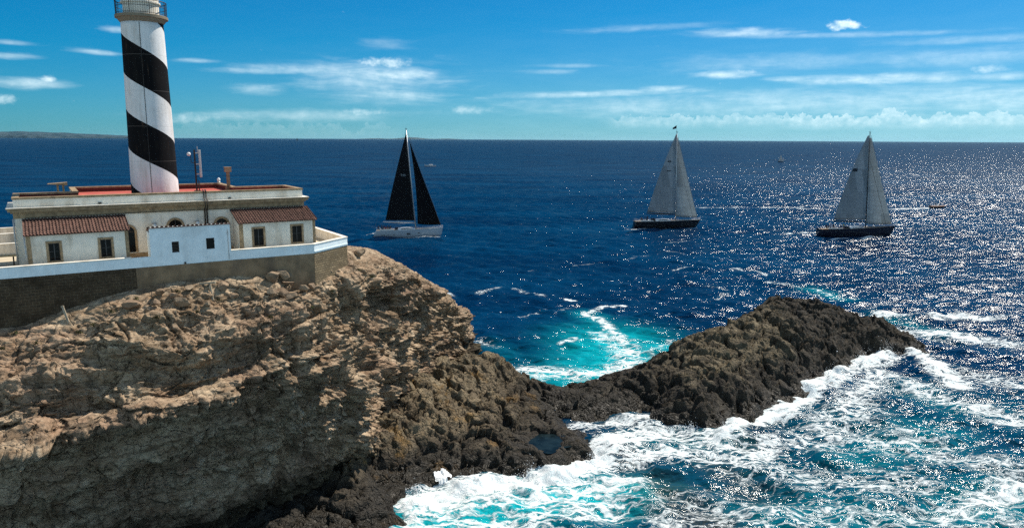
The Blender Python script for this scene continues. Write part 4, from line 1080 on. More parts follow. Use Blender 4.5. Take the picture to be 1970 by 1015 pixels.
for xx in (5.4, 14.9): MB().box(xx, -.10, L(26.98), xx + .22, .05, L(27.08)).build("scupper", M['iron'], bld)

# tower
tb = at(299, 366, 61.3)
tow = empty("lighthouse_tower", (tb[0], tb[1], 27.19))
tag(tow, "tall round tower painted in a black and white spiral rising from the red roof", "lighthouse")
HT = 41.20 - 27.19
MB().lathe([(1.83 - 0.25 * t, HT * t) for t in np.linspace(0, 1, 40)], 96).build("shaft", M['tower'], tow, smooth=True)
MB().lathe([(1.59, HT - .02), (1.63, HT), (1.76, HT + .16), (1.83, HT + .28), (1.97, HT + .32), (1.97, HT + .52), (1.91, HT + .56), (1.2, HT + .56)], 72).build("gallery", simple('gallery_stone', (0.22, 0.18, 0.13), .9, .1, bump=.2), tow)
mb = MB()
zt = HT + .56
for hz in (0.10, 0.62, 1.08): mb.tube([(1.89 * math.cos(2 * math.pi * k / 60), 1.89 * math.sin(2 * math.pi * k / 60), zt + hz) for k in range(61)], .022 if hz < 1 else .035, 6)
for k in range(72):
    a = 2 * math.pi * k / 72
    c, s_ = math.cos(a), math.sin(a)
    mb.tube([(1.89 * c, 1.89 * s_, zt), (1.90 * c, 1.90 * s_, zt + 1.08)], .028 if k % 9 == 0 else .011, 5)
mb.build("railing", M['iron'], tow)
MB().lathe([(1.34, HT + .565), (1.34, HT + 1.45), (1.48, HT + 1.50), (1.48, HT + 1.62), (1.34, HT + 1.66), (1.34, HT + 2.2)], 48).build("lantern_base", M['white'], tow)
MB().lathe([(1.22, HT + 2.21), (1.22, HT + 4.3)], 24).build("lantern_glass", M['glass'], tow)
mb = MB().lathe([(1.55, HT + 4.31), (1.55, HT + 4.45), (1.2, HT + 5.0), (.6, HT + 5.45), (.15, HT + 5.6), (.12, HT + 6.1)], 32)
mb.build("lantern_dome", M['galv'], tow, smooth=True)
mb = MB()
for k in range(12):
    a = 2 * math.pi * k / 12
    mb.tube([(1.25 * math.cos(a), 1.25 * math.sin(a), HT + 2.21), (1.25 * math.cos(a), 1.25 * math.sin(a), HT + 4.3)], .04, 5)
mb.build("glazing_frame", M['iron'], tow)
a = R(-63.5 - 8)
MB().tube([((1.845 - .25 * t) * math.cos(a), (1.845 - .25 * t) * math.sin(a), HT * t) for t in np.linspace(0.0, .995, 24)], .022, 5).build("lightning_conductor", M['iron'], tow)

# roof furniture
ap = atz(379, 367.5, 27.19)
ant = empty("antenna_mast", (ap[0], ap[1], 27.185), TH)
tag(ant, "slim steel lattice mast with tall grey panel antenna and small dish on the red roof", "antenna")
mb = MB().tube([(0, 0, 0), (0, 0, 3.75)], .075, 8).tube([(.22, 0, .05), (.22, 0, .95)], .05, 6)
for k in range(9): mb.box(-.02, -.09, .3 + .33 * k, .20, -.03, .34 + .33 * k)
mb.box(-.2, -.2, 0, .34, .2, .06)
mb.build("pole", M['iron'], ant)
MB().box(.33, -.10, 1.25, .52, .06, 3.72).build("panel_antenna", M['panel'], ant, bevel=.03)
for z in (1.5, 2.4, 3.4): MB().box(.05, -.05, z, .34, .02, z + .10).build("bracket", M['galv'], ant)
MB().tube([(.26, -.02, 3.5), (.26, -.02, 4.05)], .03, 6).build("whip_aerial", M['galv'], ant)
d_ = MB().lathe([(.02, .10), (.12, .12), (.17, .02), (.17, -.04), (.08, -.12), (.03, -.16)], 20).build("dish", M['deck_white'], ant, smooth=True)
d_.rotation_euler = (R(90), 0, R(-35)); d_.location = (-.50, -.1, 3.35)
MB().tube([(-.05, 0, 2.55), (-.32, -.02, 2.6), (-.36, -.03, 3.3), (-.46, -.06, 3.35)], .03, 6).build("dish_arm", M['iron'], ant)
vp = atz(440, 361, 27.5)
vx, vy = frame_xy(16.1, 3.0)
ven = empty("flue_pipe", (vp[0], vp[1], 27.18), TH)
tag(ven, "square rusty flue with a boxy cowl standing on the roof parapet", "chimney")
MB().box(-.13, -.13, 0, .13, .13, 1.75).box(-.26, -.26, 0, .26, .26, .34).build("flue", simple('stained_render', (0.22, 0.17, 0.11), .9, .1, var=.3, scale=3, bump=.2), ven)
MB().box(-.27, -.24, 1.753, .27, .24, 2.15).box(-.31, -.28, 2.153, .31, .28, 2.20).build("cowl", M['stone_trim'], ven, bevel=.015)
lx, ly = frame_xy(16.5, 11.2)
lm = empty("roof_lamp", (lx, ly, 27.655), TH)
tag(lm, "small pale lamp on the far corner of the roof parapet", "lamp")
MB().lathe([(.16, 0), (.16, .1), (.10, .16)], 12).build("base", M['galv'], lm)
MB().lathe([(.10, .163), (.15, .25), (.15, .42), (.04, .5)], 12).build("lamp_globe", M['deck_white'], lm, smooth=True)
cp = at(118, 366, 63.5)
can = empty("stair_canopy", (cp[0], cp[1], 27.19), TH)
tag(can, "small slanted white canopy slab on two short posts over the roof's far left corner", "canopy")
MB().box(-.42, -.1, -.1, -.22, .1, .95).build("post", M['stone_trim'], can)
MB().box(.12, -.1, -.1, .32, .1, .95).build("post", M['stone_trim'], can)
mb = MB(); mb.add([(-1.3, -.55, 1.02), (.62, -.55, .86), (.62, .55, .86), (-1.3, .55, 1.02), (-1.25, -.55, 1.08), (.62, -.55, 1.22), (.62, .55, 1.22), (-1.25, .55, 1.08)], [(0, 3, 2, 1), (4, 5, 6, 7), (0, 1, 5, 4), (1, 2, 6, 5), (2, 3, 7, 6), (3, 0, 4, 7)])
mb.build("slab", M['stone_trim'], can); can.scale = (.78, .78, .72)

# hut in the wall
hut = empty("wall_hut", BASE, TH)
tag(hut, "small white flat topped hut in bluish shade with two dark square windows built into the terrace wall", "hut")
hh = [(9.77, 10.28, L(23.34), L(24.18)), (12.23, 12.85, L(23.41), L(24.28))]
mb = wall_panel(MB(), 8.30, 14.05, L(22.36), L(25.34), -3.925, -3.62, hh)
mb.box(8.30, -3.62, L(22.3), 8.55, -2.25, L(24.92)).box(13.80, -3.62, L(22.3), 14.05, -2.25, L(24.92)).box(8.55, -2.5, L(22.3), 13.8, -2.25, L(24.92))
mb.build("wall", M['white_shade'], hut)
tiles(MB(), 8.26, 14.1, -2.22, L(25.02), -4.0, L(25.38), tw=.3, tl=.4, amp=.06).build("tile_roof", M['tile'], hut)
for k, (a_, b_, c_, d_) in enumerate(hh):
    w = MB().box(a_, -3.80, c_, a_ + .05, -3.74, d_).box(b_ - .05, -3.80, c_, b_, -3.74, d_).box(a_ + .05, -3.80, d_ - .05, b_ - .05, -3.74, d_).box(a_ + .05, -3.80, c_, b_ - .05, -3.74, c_ + .05).build("window", M['dark_wood'], hut)
    MB().box(a_, -3.70, c_, b_, -3.68, d_).build("pane", M['glass'], w)
    if k == 0:
        sl = MB()
        for j in range(6): sl.box(a_ + .05, -3.79, c_ + .09 + j * .12, b_ - .05, -3.745, c_ + .13 + j * .12)
        sl.build("louvre", M['dark_wood'], w)
MB().tube([(13.86, -3.96, L(22.5)), (13.86, -3.96, L(24.9))], .025, 6).box(13.82, -4.0, L(24.5), 13.9, -3.93, L(24.7)).build("waste_pipe", M['galv'], hut)
MB().box(10.55, -4.02, L(22.42), 10.68, -3.93, L(22.56)).build("drain_spout", M['iron'], hut)

# terrace and its walls
mb = MB().prism([(-26, -3.6), (20.6, -3.6), (24.45, -1.05), (24.45, 15), (4, 15), (4, 22.6), (-26, 22.6)], L(19.0), 0.0)
o = mb.build("terrace", M['terrace'])
o.location = BASE; o.rotation_euler = (0, 0, TH); tag(o, kind='structure')
tw = empty("terrace_wall", BASE, TH)
tag(tw, "white topped retaining wall on dark masonry running along the cliff edge below the house", "wall")
def band(mb, x0, y0, x1, y1, z0, z1, t, out=0.0):
    dx, dy = x1 - x0, y1 - y0
    ln = math.hypot(dx, dy); nx, ny = dy / ln, -dx / ln           # outward (towards the sea)
    p = [(x0 + nx * out, y0 + ny * out), (x1 + nx * out, y1 + ny * out), (x1 - nx * t, y1 - ny * t), (x0 - nx * t, y0 - ny * t)]
    return mb.prism(p, z0, z1)
KX, KY, EX, EY = 20.70, -4.0, 24.75, -1.06
band(MB(), -26, -3.9, 8.298, -3.9, L(22.40), L(23.14), .3, .03).build("white_band", M['white_shade'], tw)
band(MB(), 14.052, -3.9, KX, KY, L(22.40), L(23.14), .3, .03).build("white_band", M['white_shade'], tw)
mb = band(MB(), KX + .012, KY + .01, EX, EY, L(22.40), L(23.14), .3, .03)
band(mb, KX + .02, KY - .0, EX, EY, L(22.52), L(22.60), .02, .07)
mb.build("white_band", M['white_shade'], tw)
MB().box(18.9, -4.06, L(22.41), 19.4, -3.985, L(23.12)).build("pilaster", M['white_shade'], tw)
band(MB(), -26, -3.9, 7.0, -3.9, L(23.14), L(23.20), .36, .06).build("coping", M['white'], tw)
band(MB(), 14.06, -3.9, KX + .02, KY, L(23.14), L(23.20), .36, .06).build("coping", M['white'], tw)
band(MB(), KX + .03, KY, EX + .03, EY, L(23.142), L(23.202), .36, .06).build("coping", M['white'], tw)
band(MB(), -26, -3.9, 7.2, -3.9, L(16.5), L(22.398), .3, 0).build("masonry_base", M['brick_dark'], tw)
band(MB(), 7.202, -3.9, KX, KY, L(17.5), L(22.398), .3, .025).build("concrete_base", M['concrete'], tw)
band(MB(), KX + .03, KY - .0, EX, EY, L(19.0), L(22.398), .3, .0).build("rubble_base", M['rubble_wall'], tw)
sw = empty("terrace_end_wall", BASE, TH)
tag(sw, "low cream wall with white coping closing the sunny seaward end of the terrace", "wall")
MB().box(EX - .3, EY + .06, -.3, EX, 15, L(23.13)).build("wall", M['white'], sw)
MB().box(EX - .36, EY + .06, L(23.132), EX + .05, 15, L(23.20)).build("coping", M['white'], sw)
cw = empty("courtyard_wall", BASE, TH)
tag(cw, "low whitewashed walls boxing in a sunken yard left of the house", "wall")
mb = MB().box(-12, 9.4, -.3, .2, 9.75, L(23.15)).box(-12, 17, -.3, .2, 17.35, L(23.15)).box(-.15, 9.76, -.3, .2, 16.99, L(23.15))
mb.build("wall", M['white'], cw)
MB().box(-12, 9.35, L(23.152), .25, 9.8, L(23.22)).box(-12, 16.95, L(23.152), .25, 17.4, L(23.22)).box(-.2, 9.801, L(23.152), .25, 16.949, L(23.22)).build("coping", M['white'], cw)
bw = empty("sea_parapet", BASE, TH)
tag(bw, "plain low cream parapet at the back of the terrace against the blue sea", "wall")
MB().box(-26, 22.2, -.3, 3.9, 22.55, L(23.15)).build("wall", M['white'], bw)
MB().box(-26, 22.15, L(23.152), 3.9, 22.6, L(23.22)).build("coping", M['white'], bw)
tx, ty = local_xy(at(8, 490, 54.4))
tab = empty("garden_table", (*frame_xy(-1.5, 3.0), Z0), TH)
tag(tab, "pale wooden table standing on the shaded terrace left of the house", "table")
MB().box(-1.6, -.42, .72, 1.3, .42, .78).build("tabletop", M['wood'], tab, bevel=.01)
for a_ in (-1.4, 1.1):
    for b_ in (-.34, .34): MB().box(a_ - .04, b_ - .04, 0, a_ + .04, b_ + .04, .718).build("leg", M['dark_wood'], tab)

# ------------------------------------------------------------------ rubble and boulders on the top slope
CF = CLIFF.reshape(-1, 3)
CF_cam = (CF - [0, 0, CAM_H]) @ ROT
CF_px = np.stack([985 + F_PX * CF_cam[:, 0] / -CF_cam[:, 2], 507.5 - F_PX * CF_cam[:, 1] / -CF_cam[:, 2]], 1)
def on_cliff(px, py, rad=6):
    """ground point of the headland seen at a spot of the photograph"""
    d = np.hypot(CF_px[:, 0] - px, CF_px[:, 1] - py)
    i = np.nonzero((d < rad) & (CF_cam[:, 2] < 0))[0]
    if not len(i): i = np.argsort(d)[:4]
    i = i[CF_cam[i, 2] > CF_cam[i, 2].max() - 1.0]
    return CF[i[np.argmin(d[i])]]
def rock_mesh(seed, cuts=17, sub=3):
    """angular stone: a ball cut by random planes, then roughened"""
    import bmesh
    bm = bmesh.new()
    bmesh.ops.create_icosphere(bm, subdivisions=sub, radius=1.0)
    V = np.array([v.co[:] for v in bm.verts])
    r = np.random.default_rng(seed)
    for _ in range(cuts):
        nrm = r.normal(size=3); nrm /= np.linalg.norm(nrm)
        h = r.uniform(.36, .72)
        s_ = V @ nrm
        V = V - np.outer(np.maximum(s_ - h, 0), nrm)
    V *= r.uniform([.8, .7, .6], [1.25, 1.0, .95])
    V += .07 * np.stack([perlin(V * 2.2 + seed), perlin(V * 2.2 + seed + 9), perlin(V * 2.2 + seed + 19)], 1)
    for v, c in zip(bm.verts, V): v.co = c
    me = bpy.data.meshes.new("boulder"); bm.to_mesh(me); bm.free()
    me.materials.append(M['boulder'])
    return me
BMESH = [rock_mesh(100 + k) for k in range(7)]
def boulder(px, py, size, k, label, group=None, rot=None):
    p = on_cliff(px, py)
    o = bpy.data.objects.new("boulder", BMESH[k % 7]); COL.objects.link(o)
    r = random.Random(k * 13 + int(px))
    size *= 1.2
    o.location = (p[0], p[1], p[2] + size * .5)
    o.rotation_euler = rot or (r.uniform(-.5, .5), r.uniform(-.5, .5), r.uniform(0, 6.28))
    o.scale = (size, size * r.uniform(.8, 1), size * r.uniform(.75, 1))
    tag(o, label, "boulder", group)
G1, G2 = "boulders heaped below the terrace wall's concrete base", "boulders scattered below the dark masonry wall"
for k, (px, py, s_) in enumerate([(525, 542, .85), (548, 540, .95), (575, 535, .6), (556, 556, .7), (590, 545, .55), (585, 560, .6), (538, 520, .6), (600, 556, .5), (545, 572, .65), (520, 570, .6), (565, 575, .5)]):
    boulder(px, py, s_, k, "tan angular boulder in the heap below the concrete wall base", G1)
for k, (px, py, s_) in enumerate([(310, 570, .6), (333, 575, .5), (350, 592, .75), (300, 590, .5), (365, 560, .45), (430, 555, .55), (450, 575, .5), (475, 580, .45), (400, 590, .4), (250, 595, .8)]):
    boulder(px, py, s_, k + 20, "brownish boulder on the slope below the dark wall's right part", G2)
boulder(655, 492, .6, 41, "single grey boulder resting against the rubble stone base at the wall's far end")
boulder(690, 495, .8, 43, "large pale boulder perched at the cliff edge just past the wall's end")
# loose stones, too many to count
mb_v, mb_f = [], []
small = rock_mesh(900, 8, 1); SV = np.array([v.co[:] for v in small.vertices]); SF = [tuple(p.vertices) for p in small.polygons]
rr = random.Random(5)
Nrm_top = CLIFF[:, 60:330].reshape(-1, 3)
for n in range(1500):
    u_, v_ = rr.uniform(80, 800), rr.uniform(80, 345)
    i, j = int(u_), int(v_)
    p = CLIFF[i, j]; e1 = CLIFF[i + 1, j] - CLIFF[i - 1, j]; e2 = CLIFF[i, j + 1] - CLIFF[i, j - 1]
    nn = np.cross(e1, e2); nn /= np.linalg.norm(nn) + 1e-9
    if abs(nn[2]) < .72: continue
    s_ = .07 * math.exp(rr.gauss(0.25, .55))
    A = np.array(Matrix.Rotation(rr.uniform(0, 6.28), 3, 'Z') @ Matrix.Rotation(rr.uniform(-.6, .6), 3, 'X'))
    q = (SV * [s_, s_ * rr.uniform(.6, 1), s_ * rr.uniform(.5, .9)]) @ A.T + p + [0, 0, s_ * .3]
    b = len(mb_v); mb_v += q.tolist(); mb_f += [tuple(b + t for t in f_) for f_ in SF]
o = link_mesh("rubble", mb_v, mb_f, M['boulder']); tag(o, kind='stuff')
# dry scrub on the slope
sv_, sf_ = [], []
for px, py in [(8, 612), (30, 640), (215, 598), (240, 590), (262, 575), (300, 610), (420, 575), (455, 568), (485, 590), (380, 600), (150, 640), (70, 660), (640, 560), (600, 590), (520, 610), (690, 520), (5, 580 + 90), (340, 560), (720, 530), (180, 625)]:
    p = on_cliff(px, py)
    for k in range(70):
        r_ = abs(rr.gauss(0, .22)); a = rr.uniform(0, 6.28)
        b0 = (p[0] + r_ * math.cos(a), p[1] + r_ * math.sin(a), p[2] - .03)
        h_ = rr.uniform(.10, .30) * (1 - r_); lx, ly = rr.gauss(0, .10), rr.gauss(0, .10)
        w_ = rr.uniform(.015, .04); c_, s__ = math.cos(a + 1.3), math.sin(a + 1.3)
        n0 = len(sv_)
        sv_ += [(b0[0] - w_ * c_, b0[1] - w_ * s__, b0[2]), (b0[0] + w_ * c_, b0[1] + w_ * s__, b0[2]), (b0[0] + lx, b0[1] + ly, b0[2] + h_)]
        sf_.append((n0, n0 + 1, n0 + 2))
tag(link_mesh("scrub", sv_, sf_, simple('dry_scrub_leaf', (0.085, 0.080, 0.035), .9, .1, var=.5, scale=2.0)), kind='stuff')
def post(px, py, ln, tilt, label):
    p = on_cliff(px, py)
    o = MB().box(-.07, -.07, -.25, .07, .07, ln).box(-.09, -.09, ln, .09, .09, ln + .08).build("broken_post", simple('old_concrete_post', (0.32, 0.27, 0.20), .9, .1, var=.2), None, bevel=.01)
    o.location = p; o.rotation_euler = tilt
    tag(o, label, "post")
post(409, 572, 1.15, (-.5, -.25, .2), "leaning broken concrete post standing among stones below the hut")
post(386, 545, 1.1, (.3, 1.45, .2), "broken concrete post lying flat by the foot of the concrete wall")
post(132, 618, 1.1, (-.35, -.3, .4), "stumpy broken post at the foot of the dark masonry wall")

# ------------------------------------------------------------------ pools on the shelf
def pool(name, c, rx, ry, z, mat, seed):
    vs = [(c[0], c[1], z)]; n = 40
    for k in range(n):
        a = 2 * math.pi * k / n
        r_ = 1 + .22 * math.sin(2 * a + seed) + .12 * math.sin(5 * a + 2 * seed)
        vs.append((c[0] + rx * r_ * math.cos(a), c[1] + ry * r_ * math.sin(a), z))
    o = link_mesh(name, vs, [(0, 1 + k, 1 + (k + 1) % n) for k in range(n)], mat)
    tag(o, kind='structure')
m_, T = new_mat('tide_pool_water')
P_ = T.n('ShaderNodeNewGeometry').outputs['Position']
b_ = T.n('ShaderNodeBump', {'Strength': .25, 'Distance': .1, 'Height': T.noise(P_, 2.5, 4)})
finish(T, principled(T, T.mix(T.ramp(T.noise(P_, .9, 4), .35, .65), (0.003, 0.007, 0.009), (0.010, 0.020, 0.024)), .25, .06, 0, b_.outputs[0]).outputs[0])
pool("tide_pool_water", TP, 2.3, 3.2, 1.56, m_, 1.0)
def reef_z(x, y):
    x0, y0, st, Zg = REEF_Z
    return float(Zg[int(np.clip((y - y0) / st, 0, Zg.shape[0] - 1)), int(np.clip((x - x0) / st, 0, Zg.shape[1] - 1))])
# white water left in a hollow of the shelf and running back to the sea
wv, wf, wid = [], [], {}
c0, c1_ = atz(852, 897, 1.6), atz(838, 940, .3)
ux, uy = c1_[0] - c0[0], c1_[1] - c0[1]
ul = math.hypot(ux, uy); ux, uy = ux / ul, uy / ul
ni, nj = 60, 44
for i in range(ni):
    for j in range(nj):
        t = -1.0 + (ul + 1.2) * i / (ni - 1); q = (j / (nj - 1) - .5) * 2.6
        x, y = c0[0] + ux * t - uy * q, c0[1] + uy * t + ux * q
        nz_ = float(fbm(np.array([[x * 1.6, y * 1.6, 3.0]]), 3)[0]); st_ = float(perlin(np.array([[q * 3.2, t * .4, 8.0]]))[0])
        inside = (t * t / 1.0 + (q / .9) ** 2 + .5 * nz_ < .8) or (t > .3 and abs(q) < .9 and st_ > .22)
        wid[(i, j)] = len(wv) if inside else None
        wv.append((x, y, max(reef_z(x, y), reef_z(x + .1, y), reef_z(x, y + .1)) + .07 + .05 * nz_))
ok = lambda i, j: wid[(i, j)] is not None
wf = [(i * nj + j, i * nj + j + 1, (i + 1) * nj + j + 1, (i + 1) * nj + j) for i in range(ni - 1) for j in range(nj - 1) if ok(i, j) and ok(i + 1, j) and ok(i, j + 1) and ok(i + 1, j + 1)]
used_ = sorted({v for f in wf for v in f}); mp_ = {v: k for k, v in enumerate(used_)}
tag(link_mesh("backwash_water", [wv[v] for v in used_], [tuple(mp_[v] for v in f) for f in wf], simple('white_water', (0.86, 0.88, 0.88), .6, .3, bump=.4), None, True), kind='structure')

# ------------------------------------------------------------------ far land
def ridge_land(name, px0, px1, d, top, depth, seed, mat):
    """far coast: crest heights given in photo pixels above the waterline, real size at distance d"""
    n, mrows = 220, 14
    P = []
    for i in range(n):
        t = i / (n - 1); px = px0 + (px1 - px0) * t
        X = (px - 985) / F_PX * d
        h = top(t) / F_PX * d
        h *= 1 + .10 * float(fbm(np.array([[t * 60, seed, 0]]), 4)[0])
        for j in range(mrows):
            s_ = j / (mrows - 1)
            prof = [0, .35, .62, .80, .88, .93, .97, 1.0, .98, .9, .7, .5, .25, -.1][j]
            g = float(fbm(np.array([[t * 90, s_ * 3, seed]]), 3)[0])
            P.append((X + 0, d + depth * (s_ ** 1.5) + g * depth * .06, max(h, 0) * prof * (1 + .12 * g) - 1))
    m_, T = new_mat(name + '_ground')
    Pn = T.n('ShaderNodeNewGeometry').outputs['Position']
    nz = T.noise(T.scale(Pn, (.004, .004, .02)), 1.0, 6, .65)
    finish(T, principled(T, T.mix(T.ramp(nz, .4, .62), *mat), .95, .05).outputs[0])
    o = np_mesh(name, np.array(P), grid_quads(n, mrows), m_)
    tag(o, kind='structure')
ridge_land("coast_hills", -900, 262, 20000, lambda t: 11.8 - 8.8 * max(0, (t - .775) / .225) + .8 * math.sin(t * 9), 3000, 3.0, ((0.010, 0.028, 0.040), (0.050, 0.072, 0.084)))  # bluish ground colour carries the haze over the far coast
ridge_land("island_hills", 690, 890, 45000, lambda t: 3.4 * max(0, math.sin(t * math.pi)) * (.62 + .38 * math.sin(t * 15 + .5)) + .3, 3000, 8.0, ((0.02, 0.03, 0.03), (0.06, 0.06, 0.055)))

# ------------------------------------------------------------------ people (built once per pose, then copied)
def person_mesh(pose, jacket):
    """one continuous skinned figure; joints in metres, feet at z = 0, facing +x"""
    if pose == 'sit':
        J = {'pel': (0, 0, .50, .15), 'spi': (-.03, 0, .78, .15), 'che': (-.02, 0, 1.0, .165), 'nek': (.01, 0, 1.16, .06), 'hea': (.04, 0, 1.30, .095), 'top': (.03, 0, 1.40, .08),
             'hl': (.03, .10, .48, .10), 'kl': (.46, .13, .50, .07), 'al': (.50, .13, .08, .045), 'fl': (.66, .14, .04, .04),
             'hr': (.03, -.10, .48, .10), 'kr': (.44, -.14, .49, .07), 'ar': (.42, -.14, .08, .045), 'fr': (.58, -.15, .04, .04),
             'sl': (-.02, .20, 1.07, .065), 'el': (.06, .27, .80, .05), 'wl': (.30, .20, .70, .034), 'sr': (-.02, -.20, 1.07, .065), 'er': (.05, -.27, .80, .05), 'wr': (.30, -.17, .66, .034)}
    else:
        J = {'pel': (0, 0, .95, .15), 'spi': (0, 0, 1.18, .14), 'che': (.01, 0, 1.38, .16), 'nek': (.02, 0, 1.52, .06), 'hea': (.05, 0, 1.65, .095), 'top': (.04, 0, 1.74, .08),
             'hl': (0, .10, .90, .10), 'kl': (.05, .12, .50, .07), 'al': (-.01, .13, .09, .05), 'fl': (.16, .14, .04, .04),
             'hr': (0, -.10, .90, .10), 'kr': (.02, -.12, .50, .07), 'ar': (-.06, -.13, .09, .05), 'fr': (.11, -.14, .04, .04),
             'sl': (0, .20, 1.44, .065), 'el': (.06, .29, 1.17, .05), 'wl': (.30, .22, 1.10, .034), 'sr': (0, -.20, 1.44, .065), 'er': (.02, -.28, 1.16, .05), 'wr': (.22, -.24, 1.0, .034)}
    E_ = [('pel', 'spi'), ('spi', 'che'), ('che', 'nek'), ('nek', 'hea'), ('hea', 'top'), ('pel', 'hl'), ('hl', 'kl'), ('kl', 'al'), ('al', 'fl'), ('pel', 'hr'), ('hr', 'kr'), ('kr', 'ar'), ('ar', 'fr'),
          ('che', 'sl'), ('sl', 'el'), ('el', 'wl'), ('che', 'sr'), ('sr', 'er'), ('er', 'wr')]
    for s_ in 'lr':
        w = np.array(J['w' + s_][:3]); e = np.array(J['e' + s_][:3]); dr = (w - e) / np.linalg.norm(w - e)
        sd = np.array([0, 1, 0]) * (1 if s_ == 'l' else -1)
        J['p' + s_] = (*(w + dr * .07), .036); E_.append(('w' + s_, 'p' + s_))
        for q, off in enumerate((-.03, -.01, .01, .03)):
            b = w + dr * .11 + sd * off; t = b + dr * (.06 + .012 * (q in (1, 2))) + np.array([0, 0, -.03])
            J[f'k{q}{s_}'] = (*b, .011); J[f't{q}{s_}'] = (*t, .009)
            E_ += [('p' + s_, f'k{q}{s_}'), (f'k{q}{s_}', f't{q}{s_}')]
        th = w + dr * .05 - sd * .05 + np.array([0, 0, .01]); J['th' + s_] = (*th, .012); E_.append(('p' + s_, 'th' + s_))
    J['nos'] = (J['hea'][0] + .115, 0, J['hea'][2] - .01, .016); E_.append(('hea', 'nos'))
    keys = list(J)
    me = bpy.data.meshes.new("figure")
    me.from_pydata([J[k][:3] for k in keys], [(keys.index(a), keys.index(b)) for a, b in E_], [])
    o = bpy.data.objects.new("figure", me); COL.objects.link(o)
    sk = o.modifiers.new("skin", 'SKIN'); sk.use_smooth_shade = True
    for i, k in enumerate(keys):
        sv = me.skin_vertices[0].data[i]; sv.radius = (J[k][3], J[k][3]); sv.use_root = (k == 'pel')
    o.modifiers.new("sub", 'SUBSURF').levels = 1
    dg = bpy.context.evaluated_depsgraph_get()
    out = bpy.data.meshes.new_from_object(o.evaluated_get(dg))
    bpy.data.objects.remove(o)
    out.materials.clear()
    for mm in (M['skin'], jacket, M['trousers']): out.materials.append(mm)
    zn, zp = J['nek'][2] + .02, J['pel'][2] + .04
    wl, wr = np.array(J['pl'][:3]), np.array(J['pr'][:3])
    for p in out.polygons:
        c = np.array(p.center)
        hand = min(np.linalg.norm(c - wl), np.linalg.norm(c - wr)) < .085
        leg = c[2] < zp and abs(c[1]) < .24 and not (pose == 'sit' and c[2] > .60)
        p.material_index = 0 if (c[2] > zn or hand) else (2 if leg else 1)
    hz = J['hea']
    hb = MB().lathe([(.112, .0), (.118, .04), (.10, .09), (.05, .125), (.01, .13)], 14, (hz[0] - .02, 0))
    hair = [(x, y, z + hz[2] + .01) for x, y, z in hb.v]
    hm = bpy.data.meshes.new("hair"); hm.from_pydata(hair, [], hb.f); hm.materials.append(M['hair']); hm.shade_smooth()
    return out, hm
PEOPLE = {}
def person(parent_world, x, y, z, rz, pose, jacket, label, group):
    k = (pose, jacket)
    if k not in PEOPLE: PEOPLE[k] = person_mesh(pose, M[jacket])
    b, h = PEOPLE[k]
    o = bpy.data.objects.new("person", b); COL.objects.link(o)
    p = parent_world @ Vector((x, y, z))
    o.location = p; o.rotation_euler = (0, 0, rz + parent_world.to_euler().z)
    hh_ = bpy.data.objects.new("hair", h); COL.objects.link(hh_); hh_.parent = o
    tag(o, label, "person", group)

# ------------------------------------------------------------------ yachts
def sail(name, mat, parent, head, tack, clew, leech_bulge, luff_bulge, camber, foot_bulge=0.0, nu=22, nv=30):
    """three-cornered sail in the boat's x-z plane with real belly (y), 3 cm cloth"""
    hd, tk, cl = (np.array(p, float) for p in (head, tack, clew))
    vs = []
    for j in range(nv + 1):
        v = j / nv
        a = tk + (hd - tk) * v; b = cl + (hd - cl) * v
        s4 = 4 * v * (1 - v)
        a = a + np.array([luff_bulge * s4, 0, 0]); b = b + np.array([leech_bulge * s4, 0, 0])
        for i in range(nu + 1):
            u = i / nu
            p = a + (b - a) * u
            p = p + np.array([0, camber * math.sin(math.pi * min(1, u * 1.0)) ** .8 * (1 - v) ** .7 * 1.0 + camber * .9 * u * v, 0])
            p[2] -= foot_bulge * 4 * u * (1 - u) * (1 - v) ** 6
            vs.append(p)
    fs = grid_quads(nv + 1, nu + 1)
    o = link_mesh(name, vs, fs, mat, parent, True)
    s_ = o.modifiers.new("cloth", 'SOLIDIFY'); s_.thickness = 0.03
    return o
def text_mesh(txt, size):
    c = bpy.data.curves.new("txt", 'FONT'); c.body = txt; c.size = size; c.align_x = 'CENTER'; c.extrude = .004
    o = bpy.data.objects.new("txt", c); COL.objects.link(o)
    me = bpy.data.meshes.new_from_object(o.evaluated_get(bpy.context.evaluated_depsgraph_get()))
    bpy.data.objects.remove(o)
    return me
def hull_mesh(Lw, beam, f0, f1, bow_rake, stern_rake, n=40):
    """lofted yacht hull; x from 0 (stern) to Lw (bow) at the waterline"""
    sec, vs, fs = 13, [], []
    for i in range(n):
        t = i / (n - 1)
        w = beam / 2 * (np.interp(t, [0, .12, .35, .5, .7, .85, .95, 1], [.70, .82, .98, 1, .82, .50, .20, .02]))
        f = f0 + (f1 - f0) * t ** 1.6
        for j in range(sec):
            s_ = j / (sec - 1)                       # 0 = port rail ... 1 = starboard rail
            a = math.pi * s_
            y = w * math.copysign(abs(math.cos(a)) ** .55, math.cos(a))
            k = math.sin(a) ** .8                    # 0 at rail, 1 at keel
            zb = -.75 * (1 - abs(2 * t - .9) ** 3)
            z = f * (1 - k) + zb * k if k < 1 else zb
            zz = max(0, min(1, z / max(f, .1)))
            x = t * Lw + bow_rake * zz * t ** 3 + stern_rake * zz * (1 - t) ** 3
            vs.append((x, y * (0.93 + .07 * zz), z))
    for i in range(n - 1):
        for j in range(sec - 1):
            a = i * sec + j
            fs.append((a, a + 1, a + sec + 1, a + sec))
    fs.append(tuple(range(sec))[::-1]); fs.append(tuple((n - 1) * sec + j for j in range(sec)))
    rail = [(vs[i * sec], vs[i * sec + sec - 1]) for i in range(n)]
    return vs, fs, rail
